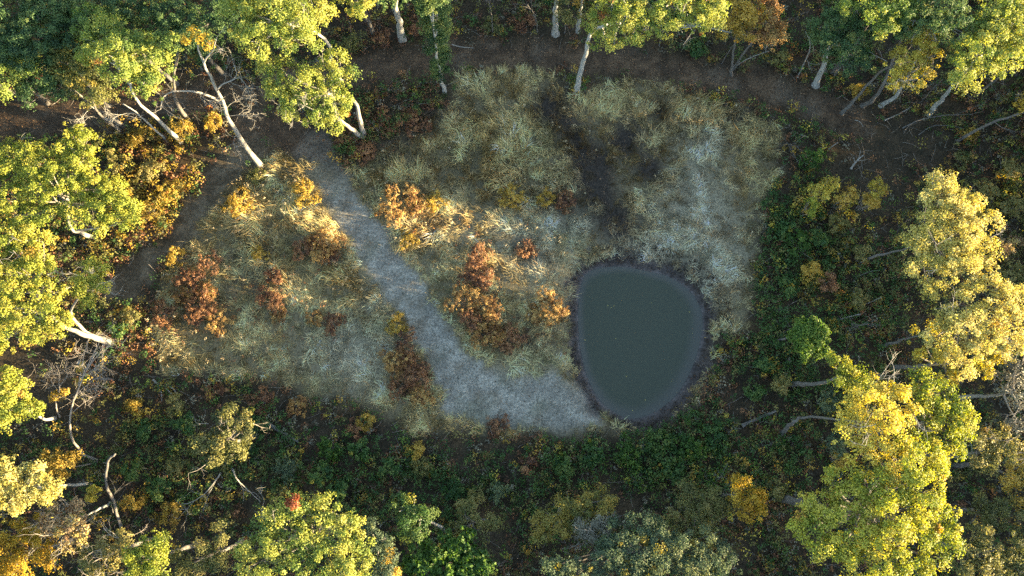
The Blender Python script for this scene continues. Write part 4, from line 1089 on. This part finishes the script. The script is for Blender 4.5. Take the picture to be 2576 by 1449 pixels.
def build_cover():
    rng = rngs(7)
    n = 52000
    x, y = rng.uniform(-50, 50, n), rng.uniform(-16, 46, n)
    pond, track, side, road, mead, bank = masks(x, y)
    keep = (mead < .35) & (track < .3) & (side < .35) & (road < .4) & (pond > 1.2)
    x, y = x[keep], y[keep]
    u, v = to_px(x, y)
    k = len(x)
    dens = .62 + .5 * (fbm(x, y, 4, 77) - .5) - .5 * np.clip(blobs(u, v, [(120, 1000, 140, 120, 1), (150, 280, 250, 40, 1), (2200, 400, 220, 70, 1), (1300, 90, 450, 40, .7), (1870, 1000, 60, 70, .8), (80, 860, 100, 60, .8), (1420, 1370, 60, 40, .6)]), 0, 1)
    dens = dens + blobs(u, v, [(2030, 650, 110, 260, .9), (1650, 1140, 330, 90, .9), (900, 1180, 420, 100, .7), (2150, 720, 160, 200, .5), (2000, 950, 120, 120, .5), (400, 470, 110, 140, .15)])
    dens = dens - blobs(u, v, [(2250, 330, 260, 110, .35), (1150, 1110, 300, 50, .45), (700, 1010, 120, 40, .2)])
    dens = dens * (.35 + .75 * smooth(.32, .58, fbm(x, y, 2.6, 78)))
    keep = rng.random(k) < dens * .95
    x, y, u, v = x[keep], y[keep], u[keep], v[keep]
    k = len(x)
    W = {
        'fern': .28 - .2 * np.clip(blobs(u, v, [(1100, 1110, 330, 50, 1), (380, 470, 120, 130, .8)]), 0, 1) + blobs(u, v, [(1980, 640, 90, 220, 1.4), (1650, 1130, 240, 80, 1.5), (2030, 880, 90, 160, 1.4), (800, 1160, 260, 110, 1.0), (1150, 1200, 250, 110, .8), (350, 1200, 150, 90, .6), (2450, 1000, 60, 60, .6)]),
        'vivid': .03 + blobs(u, v, [(1640, 1150, 200, 60, .5), (2020, 620, 50, 50, .5), (850, 1150, 120, 60, .3), (1120, 1400, 120, 40, .5)]),
        'olive': .26 + blobs(u, v, [(2450, 600, 150, 300, .8), (500, 1250, 300, 150, .3), (2500, 1250, 120, 150, .8), (380, 480, 100, 120, .6), (1800, 100, 300, 60, .3)]),
        'gold': .02 + blobs(u, v, [(400, 460, 100, 130, .25), (500, 310, 140, 25, .2), (2100, 500, 130, 40, .6), (2500, 500, 90, 80, .5)]),  # gold leaves set where low sun falls, standing in for its glow
        'ochre': .05 + blobs(u, v, [(400, 460, 110, 130, .8), (500, 315, 160, 30, .9), (2060, 650, 60, 150, .5), (2100, 500, 120, 40, .8), (330, 1000, 160, 80, .4), (350, 1290, 150, 60, .4)]),  # first patches colour the left brush brighter to look sunlit
        'redbrown': .22 - .25 * np.clip(blobs(u, v, [(2030, 700, 120, 350, 1), (1500, 1180, 500, 100, 1)]), 0, 1) + blobs(u, v, [(680, 1010, 160, 40, .7), (1000, 90, 140, 50, .6), (1230, 1120, 200, 60, .5), (400, 470, 110, 130, .6), (330, 900, 120, 90, .5), (60, 900, 80, 60, .5), (1000, 260, 100, 40, .4), (560, 310, 100, 40, .5), (2200, 400, 250, 80, .3), (1850, 1000, 60, 60, .5)]),
        'grey': .10 + blobs(u, v, [(800, 1060, 150, 40, .4), (1100, 1110, 150, 40, .5), (2500, 1000, 80, 80, .3), (250, 290, 120, 40, .5)]),
    }
    keys = list(W)
    M = np.cumsum(np.stack([W[q] * (.4 + 1.2 * fbm(x, y, 2.5, 50 + i)) for i, q in enumerate(keys)], 1), 1)
    M /= M[:, -1:]
    pick = (rng.random(k)[:, None] > M).sum(1)
    labels = {'gold': "forest edge brush with low sun put into its golden yellow leaf colour", 'fern': "dark green leafy undergrowth over the forest floor round the clearing", 'vivid': "fresh green ferny undergrowth on the banks below the pond",
              'olive': "olive and yellowish weeds over the forest floor round the clearing", 'ochre': "amber and orange brush, sun glow put into its colour at the left patch",
              'redbrown': "reddish brown withered weeds over the forest floor", 'grey': "greyish seedy withered weeds along the edge of the brush"}
    for i, q in enumerate(keys):
        s = pick == i
        c = np.stack([x[s], y[s], np.zeros(s.sum())], 1)
        if not len(c):
            continue
        h = rng.uniform(.10, 1.0, len(c)) * (1.0 if q in ('fern', 'ochre', 'olive', 'vivid', 'gold') else .6)
        c[:, 2] = ground_z(c[:, 0], c[:, 1]) + h
        g_ = Geo()
        r = rng.uniform(.28, .62, len(c))
        tn = {'olive': .32, 'ochre': .45, 'fern': .42}.get(q, .42)
        clump_leaves(g_, c, r, 24, .14, rng, tn + rng.normal(size=len(c)) * .24, accent=.015, jit=.26, flat=.8, tri=True)
        V, F, T = g_.get()
        V[:, 2] = np.maximum(V[:, 2], ground_z(V[:, 0], V[:, 1]) + .01)
        o = link('undergrowth', new_mesh('undergrowth', V, F, tint=T, mat=LEAF[q]))
        tag(o, labels[q], kind='stuff')

    # dark withered weeds on the pond's bank
    n = 9000
    x, y = rng.uniform(3, 20, n), rng.uniform(-3, 20, n)
    d = sdf(x, y, POND)
    right = smooth(-4, 3, (x - pc[0]) + .4 * (y - pc[1]))
    keep = (d > .35) & (d < .9 + 1.5 * right + .8 * (fbm(x, y, 1.3, 95) - .5)) & (rng.random(n) < .25 + .6 * fbm(x, y, 1.0, 96))
    x, y = x[keep], y[keep]
    c = np.stack([x, y, ground_z(x, y) + rng.uniform(.05, .3, len(x))], 1)
    g_ = Geo()
    clump_leaves(g_, c, rng.uniform(.12, .3, len(x)), 9, .10, rng, .3 + rng.normal(size=len(x)) * .2, accent=0, jit=.4)
    V, F, T = g_.get()
    V[:, 2] = np.maximum(V[:, 2], ground_z(V[:, 0], V[:, 1]) + .01)
    tag(link('bank_weeds', new_mesh('bank_weeds', V, F, tint=T, mat=LEAF['mud'])), "dark brown withered weeds ringing the pond's muddy bank", kind='stuff')

    # low withered weeds among the meadow grass
    for zone, mat, lab, hh in [
            ([(500, 760, 80, 70, .9), (470, 680, 60, 50, .6), (690, 740, 50, 80, .7), (1195, 730, 40, 120, .7), (1230, 845, 90, 35, .9), (1025, 920, 50, 100, .5), (820, 630, 70, 45, .6), (960, 320, 110, 50, .9), (890, 370, 60, 40, .8), (1400, 520, 50, 40, .5), (580, 830, 120, 60, .4), (800, 800, 60, 40, .4), (1330, 850, 60, 30, .5), (420, 800, 60, 50, .6)], 'redbrown', "low rusty brown weeds spread through the meadow grass", .5),
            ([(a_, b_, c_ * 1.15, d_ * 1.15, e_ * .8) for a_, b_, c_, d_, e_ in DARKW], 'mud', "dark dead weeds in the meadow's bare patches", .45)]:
        n = 9000
        x, y = rng.uniform(-34, 24, n), rng.uniform(-4, 40, n)
        pond, track, side, road, mead, bank = masks(x, y)
        u, v = to_px(x, y)
        keep = (track < .3) & (pond > 1.2) & (rng.random(n) < blobs(u, v, zone) * (.2 + .9 * smooth(.35, .6, fbm(x, y, 1.2, 97))))
        x, y = x[keep], y[keep]
        c = np.stack([x, y, ground_z(x, y) + rng.uniform(.12, hh, len(x))], 1)
        g_ = Geo()
        clump_leaves(g_, c, rng.uniform(.12, .32, len(x)), 12, .10, rng, .45 + rng.normal(size=len(x)) * .28, accent=0, jit=.4, tri=True)
        V, F, T = g_.get()
        V[:, 2] = np.maximum(V[:, 2], ground_z(V[:, 0], V[:, 1]) + .01)
        tag(link('meadow_weeds', new_mesh('meadow_weeds', V, F, tint=T, mat=LEAF[mat])), lab, kind='stuff')

    # fallen leaves
    n = 150000
    x, y = rng.uniform(-50, 50, n), rng.uniform(-16, 46, n)
    pond, track, side, road, mead, bank = masks(x, y)
    keep = (pond > .1) & (rng.random(n) < np.clip((.16 + .84 * np.clip(road * 1.6, 0, 1) * (.5 + .8 * smooth(.35, .65, fbm(x, y, 1.3, 79)))) - .2 * mead - .7 * track - .25 * side, .03, 1))
    x, y = x[keep], y[keep]
    C = np.stack([x, y, ground_z(x, y) + .02], 1)
    N = norm(rng.normal(size=C.shape) * .35 + UP)
    V, F = leaf_cards(C, N, .13, rng)
    T = np.clip(rng.beta(1.3, 2.2, len(x)), 0, .95)
    tag(link('fallen_leaves', new_mesh('fallen_leaves', V, F, tint=np.repeat(T, 4), mat=LEAF['litter'])), "brown and tan fallen leaves strewn over the lane and forest floor", kind='stuff')
    # bare stalks and twigs standing or lying in the brush
    n = 5000
    x, y = rng.uniform(-50, 50, n), rng.uniform(-16, 46, n)
    pond, track, side, road, mead, bank = masks(x, y)
    keep = (mead < .6) & (track < .2) & (side < .4) & (road < .5) & (pond > .8)
    x, y = x[keep], y[keep]
    gt = Geo()
    b = np.stack([x, y, ground_z(x, y)], 1)
    for p in b:
        d = rng.normal(size=3)
        d[2] = abs(d[2]) * .5 + .1
        d = d / np.linalg.norm(d)
        L = rng.uniform(.5, 1.9)
        m_ = p + d * L * .5 + rng.normal(size=3) * .1
        gt.add(*tube([p, m_, p + d * L + rng.normal(size=3) * .12], [.018, .014, .007], 3))
    V, F, T = gt.get()
    tag(link('dead_stalks', new_mesh('dead_stalks', V, F, tint=T, mat=BARK['twig'])), "thin bare grey stalks and twigs standing through the brush", kind='stuff')


def blades(x, y, rng, per, length, width, colfun, up, flow_seed, spread=.25, flowamt=1.0):
    """Tufts of grass: per blades each, bent over along a slowly turning lie."""
    k = len(x)
    a0 = fbm(x, y, 4.5, flow_seed) * 4 * np.pi * flowamt + rng.normal(size=k) * .6
    X = np.repeat(x, per) + rng.normal(size=k * per) * spread
    Y = np.repeat(y, per) + rng.normal(size=k * per) * spread
    A = np.repeat(a0, per) + rng.normal(size=k * per) * .8
    n = len(X)
    L = np.repeat(length, per) * rng.uniform(.5, 1.25, n)
    upf = np.clip(np.repeat(up, per) + rng.normal(size=n) * .22, .08, 1.3)
    Z = ground_z(X, Y)
    B = np.stack([X, Y, Z], 1)
    d = np.stack([np.cos(A), np.sin(A), np.zeros(n)], 1)
    sd = np.stack([-np.sin(A + rng.normal(size=n) * .5), np.cos(A), np.zeros(n)], 1) * (width * rng.uniform(.6, 1.4, n))[:, None] * .5
    h = np.stack([0 * L, 0 * L, L], 1)
    mid = B + d * (L * (1 - upf * .55) * .45)[:, None] + h * (upf * .62)[:, None]
    tip = B + d * (L * (1 - upf * .3))[:, None] + h * (upf * .62)[:, None] * rng.uniform(.75, 1.35, n)[:, None]
    V = np.stack([B - sd, B + sd, mid - sd * .8, mid + sd * .8, tip], 1).reshape(-1, 3)
    k5 = np.arange(n)[:, None] * 5
    F = np.stack([k5 + 0, k5 + 1, k5 + 3, k5 + 0, k5 + 3, k5 + 2, k5 + 2, k5 + 3, k5 + 4], 1).reshape(-1, 3)
    C = colfun(X, Y, n)
    return V, F, np.repeat(C, 5, 0)


def build_grass():
    rng = rngs(11)
    n = 19500
    x, y = rng.uniform(-34, 24, n), rng.uniform(-4, 40, n)
    pond, track, side, road, mead, bank = masks(x, y)
    u, v = to_px(x, y)
    dk = np.clip(blobs(u, v, DARKW), 0, 1)
    keep = (mead > .35) & (track < .35) & (side < .5) & (pond > .9) & (rng.random(n) < (1 - .68 * dk) * (.35 + .65 * smooth(.30, .55, fbm(x, y, 1.5, 91)))) & (road < .6)
    x, y, u, v, dk = x[keep], y[keep], u[keep], v[keep], dk[keep]

    def colour(X, Y, m):
        U, Vv = to_px(X, Y)
        pale = np.clip(blobs(U, Vv, PALE) * (.5 + fbm(X, Y, 2.0, 61)), 0, 1)
        gr = np.clip(blobs(U, Vv, GREENW) * .9 + (fbm(X, Y, 3.0, 62) - .45) * 1.3, 0, 1)
        go = np.clip(blobs(U, Vv, SUNGOLDW) * (.4 + fbm(X, Y, 1.5, 63)), 0, 1)
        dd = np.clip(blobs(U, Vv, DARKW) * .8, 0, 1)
        c = np.repeat(np.array([[.37, .29, .135]]), m, 0)
        c = lerp(c, c3((.42, .365, .25)), pale)
        c = lerp(c, c3((.17, .185, .095)), gr * .75)
        c = lerp(c, c3((.52, .38, .165)), go * .85)  # sunlight on the tall plumes put into the blade colour
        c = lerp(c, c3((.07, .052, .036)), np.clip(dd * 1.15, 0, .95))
        mid = fbm(X, Y, 1.5, 91)
        c = lerp(c, c * c3((.62, .52, .40)), smooth(.50, .72, fbm(X, Y, 2.0, 92)) * .8)
        c = c * (.55 + .95 * smooth(.28, .72, mid))[:, None]
        c = c * rng.uniform(.7, 1.25, (m, 1)) * np.repeat(np.exp(rng.normal(size=m // 17) * .32), 17)[:, None]
        br = (rng.random(m) < .07)[:, None]
        return np.clip(np.where(br, c * np.array([[1.0, .72, .5]]), c), .01, .55)
    go = np.clip(blobs(u, v, SUNGOLDW), 0, 1)
    ln = (.46 + .46 * fbm(x, y, 2.5, 64) + .28 * go) * rng.uniform(.6, 1.4, len(x)) * (.7 + .6 * fbm(x, y, 1.5, 91))
    tallg = np.clip(blobs(u, v, [(1250, 350, 230, 120, 1), (1000, 430, 120, 60, .8), (1750, 300, 170, 90, .8), (1330, 480, 100, 40, .6), (760, 420, 80, 40, .6)]), 0, 1)
    ln = ln * .88 * (1 + .2 * go + .38 * tallg * (.3 + 1.2 * fbm(x, y, 1.6, 68)))
    up = .30 + .45 * tallg + .5 * smooth(.45, .75, fbm(x, y, 2.2, 65)) + .45 * go
    V, F, C = blades(x, y, rng, 17, ln, .038, colour, up, 66, .17)
    tag(link('meadow_grass', new_mesh('meadow_grass', V, F, color=C, mat=MAT_BLADE)), "long withered tan and grey green grass of the clearing", kind='stuff')
    # seed heads of the tall bunch grass: little upright plumes
    s = rng.random(len(x)) < .10 + .28 * go + .12 * smooth(.5, .7, fbm(x, y, 2.2, 65))
    X, Y = x[s], y[s]
    g_ = Geo()
    c = np.stack([X, Y, ground_z(X, Y) + rng.uniform(.45, .95, len(X))], 1)
    clump_leaves(g_, c, rng.uniform(.12, .26, len(X)), 12, .10, rng, .5 + rng.normal(size=len(X)) * .2, jit=.4, flat=1.1)
    V, F, T = g_.get()
    tag(link('seed_heads', new_mesh('seed_heads', V, F, tint=T, mat=LEAF['seed'])), "fluffy tan seed heads standing over the meadow grass", kind='stuff')
    # short mown grass on the track and the bank
    n = 26000
    x, y = rng.uniform(-34, 14, n), rng.uniform(-4, 36, n)
    pond, track, side, road, mead, bank = masks(x, y)
    keep = ((track > .25) | (side > .4)) & (pond > .5) & (rng.random(n) < .35 + .65 * track)
    x, y = x[keep], y[keep]

    def short(X, Y, m):
        c = lerp(np.repeat(np.array([[.17, .155, .12]]), m, 0), c3((.215, .197, .155)), fbm(X, Y, .8, 71))
        c = lerp(c, c3((.13, .14, .09)), smooth(.55, .75, fbm(X, Y, 1.8, 72)) * .6)
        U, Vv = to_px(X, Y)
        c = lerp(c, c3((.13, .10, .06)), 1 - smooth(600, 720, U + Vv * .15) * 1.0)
        return np.clip(c * rng.uniform(.55, 1.3, (m, 1)), .01, .5)
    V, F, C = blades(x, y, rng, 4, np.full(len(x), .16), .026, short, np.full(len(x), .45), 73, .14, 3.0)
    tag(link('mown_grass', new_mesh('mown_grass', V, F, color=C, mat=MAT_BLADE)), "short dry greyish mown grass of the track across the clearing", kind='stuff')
    # leaves adrift on the pond
    a = rng.uniform(0, 1, (20, 2))
    pw = np.array(POND)
    lo, hi = pw.min(0), pw.max(0)
    q = lo + a * (hi - lo)
    q = q[sdf(q[:, 0], q[:, 1], POND) < -.3]
    C = np.column_stack([q, np.full(len(q), WATER_Z + .012)])
    V, F = leaf_cards(C, norm(rng.normal(size=C.shape) * .05 + UP), .085, rng, fold=.02)
    tag(link('floating_leaves', new_mesh('floating_leaves', V, F, tint=np.full(len(V), .6), mat=LEAF['buff'])), "few pale leaves adrift on the pond", kind='stuff')


def build_forest():
    """The wood goes on beyond the frame; its right side is shaped to block and pass the sun."""
    rng = rngs(23)
    g_ = Geo()
    tr_ = Geo()
    spots = []
    for X in np.arange(50, 112, 5.2):
        for Y in np.arange(-62, 92, 5.2):
            spots.append((X, Y))
    for X in np.arange(-84, -50, 6.5):
        for Y in np.arange(-50, 90, 6.5):
            spots.append((X, Y))
    for X in np.arange(-50, 50, 6.5):
        for Y in list(np.arange(50, 84, 6.5)) + list(np.arange(-50, -18, 6.5)):
            spots.append((X, Y))
    for X, Y in spots:
        X += rng.normal() * 1.2
        Y += rng.normal() * 1.2
        h = rng.uniform(12.5, 17)
        if X > 48:
            q = np.array(Y + .194 * X)
            b = smooth(7, 8.5, q) * (1 - smooth(19.8, 21.2, q))  # rows kept low to let a strip of sun into the clearing
            b2 = smooth(23.8, 24.6, q) * (1 - smooth(26.4, 27, q))  # second gap, shaped to light the shrubs right of the meadow
            b3 = smooth(26.6, 27.4, q) * (1 - smooth(28.8, 29.8, q))  # rows made tall to throw shade on the upper left wood
            cap = .1 + X * .1405 + rng.normal() * .3  # treetop height set by where the sunlit edge should fall
            tall = rng.uniform(12.0, 13.4) + (X - 60) * .10
            h = float(tall + (cap - tall) * b + (10.6 + (X - 60) * .14 - tall) * b2 + (22 - tall) * b3)
        R = rng.uniform(2.0, 3.2)
        for j in range(5):
            a = rng.uniform(0, 6.28)
            lc = np.array([X + math.cos(a) * R * .6, Y + math.sin(a) * R * .6, h - 1.2 - rng.uniform(0, 2.6)])
            lc[2] = min(lc[2], h - 1.3)
            k = 9
            d = norm(rng.normal(size=(k, 3)))
            c = lc + d * R * .62 * np.array([1, 1, .7])
            c[:, 2] = np.minimum(c[:, 2], h - .45)
            clump_leaves(g_, c, np.full(k, .7), 4, .95, rng, .45 + rng.normal(size=k) * .2 + rng.normal() * .15, out=d, jit=.4, tri=True)
        tr_.add(*tube([(X, Y, -.3), (X + rng.normal() * .3, Y + rng.normal() * .3, h * .5), (X, Y, h - 1.5)], [.24, .17, .07], 6))
        # leaf clumps between the trunks, added to stop sun leaking through
        k = int(14 * h / 12)
        c = np.stack([X + rng.normal(size=k) * 2.2, Y + rng.normal(size=k) * 2.2, rng.uniform(.4, h * .75, k)], 1)
        clump_leaves(g_, c, np.full(k, .9), 4, .9, rng, .3 + rng.normal(size=k) * .2, jit=.4, tri=True)
    V, F, T = g_.get()
    o = link('forest', new_mesh('forest', V, F, tint=T, mat=LEAF['oak_olive']))
    tag(o, "autumn forest going on beyond the clearing's surrounding trees", kind='stuff')
    V, F, T = tr_.get()
    o2 = link('forest_trunks', new_mesh('forest_trunks', V, F, tint=T, mat=BARK['grey']), o)
    tag(o2, kind='stuff')


LEAF['mud'] = leaf_mat('bank_weed', [(.020, .014, .010), (.038, .026, .017), (.06, .040, .025), (.10, .07, .045)], trans=.1)
LEAF['litter'] = leaf_mat('fallen_leaf', [(.040, .023, .012), (.085, .046, .022), (.15, .082, .038), (.24, .15, .075)], trans=.05)
LEAF['seed'] = leaf_mat('seed_head', [(.17, .125, .07), (.27, .20, .11), (.38, .30, .17), (.44, .37, .24)], trans=.3)
build_cover()
build_grass()
build_forest()
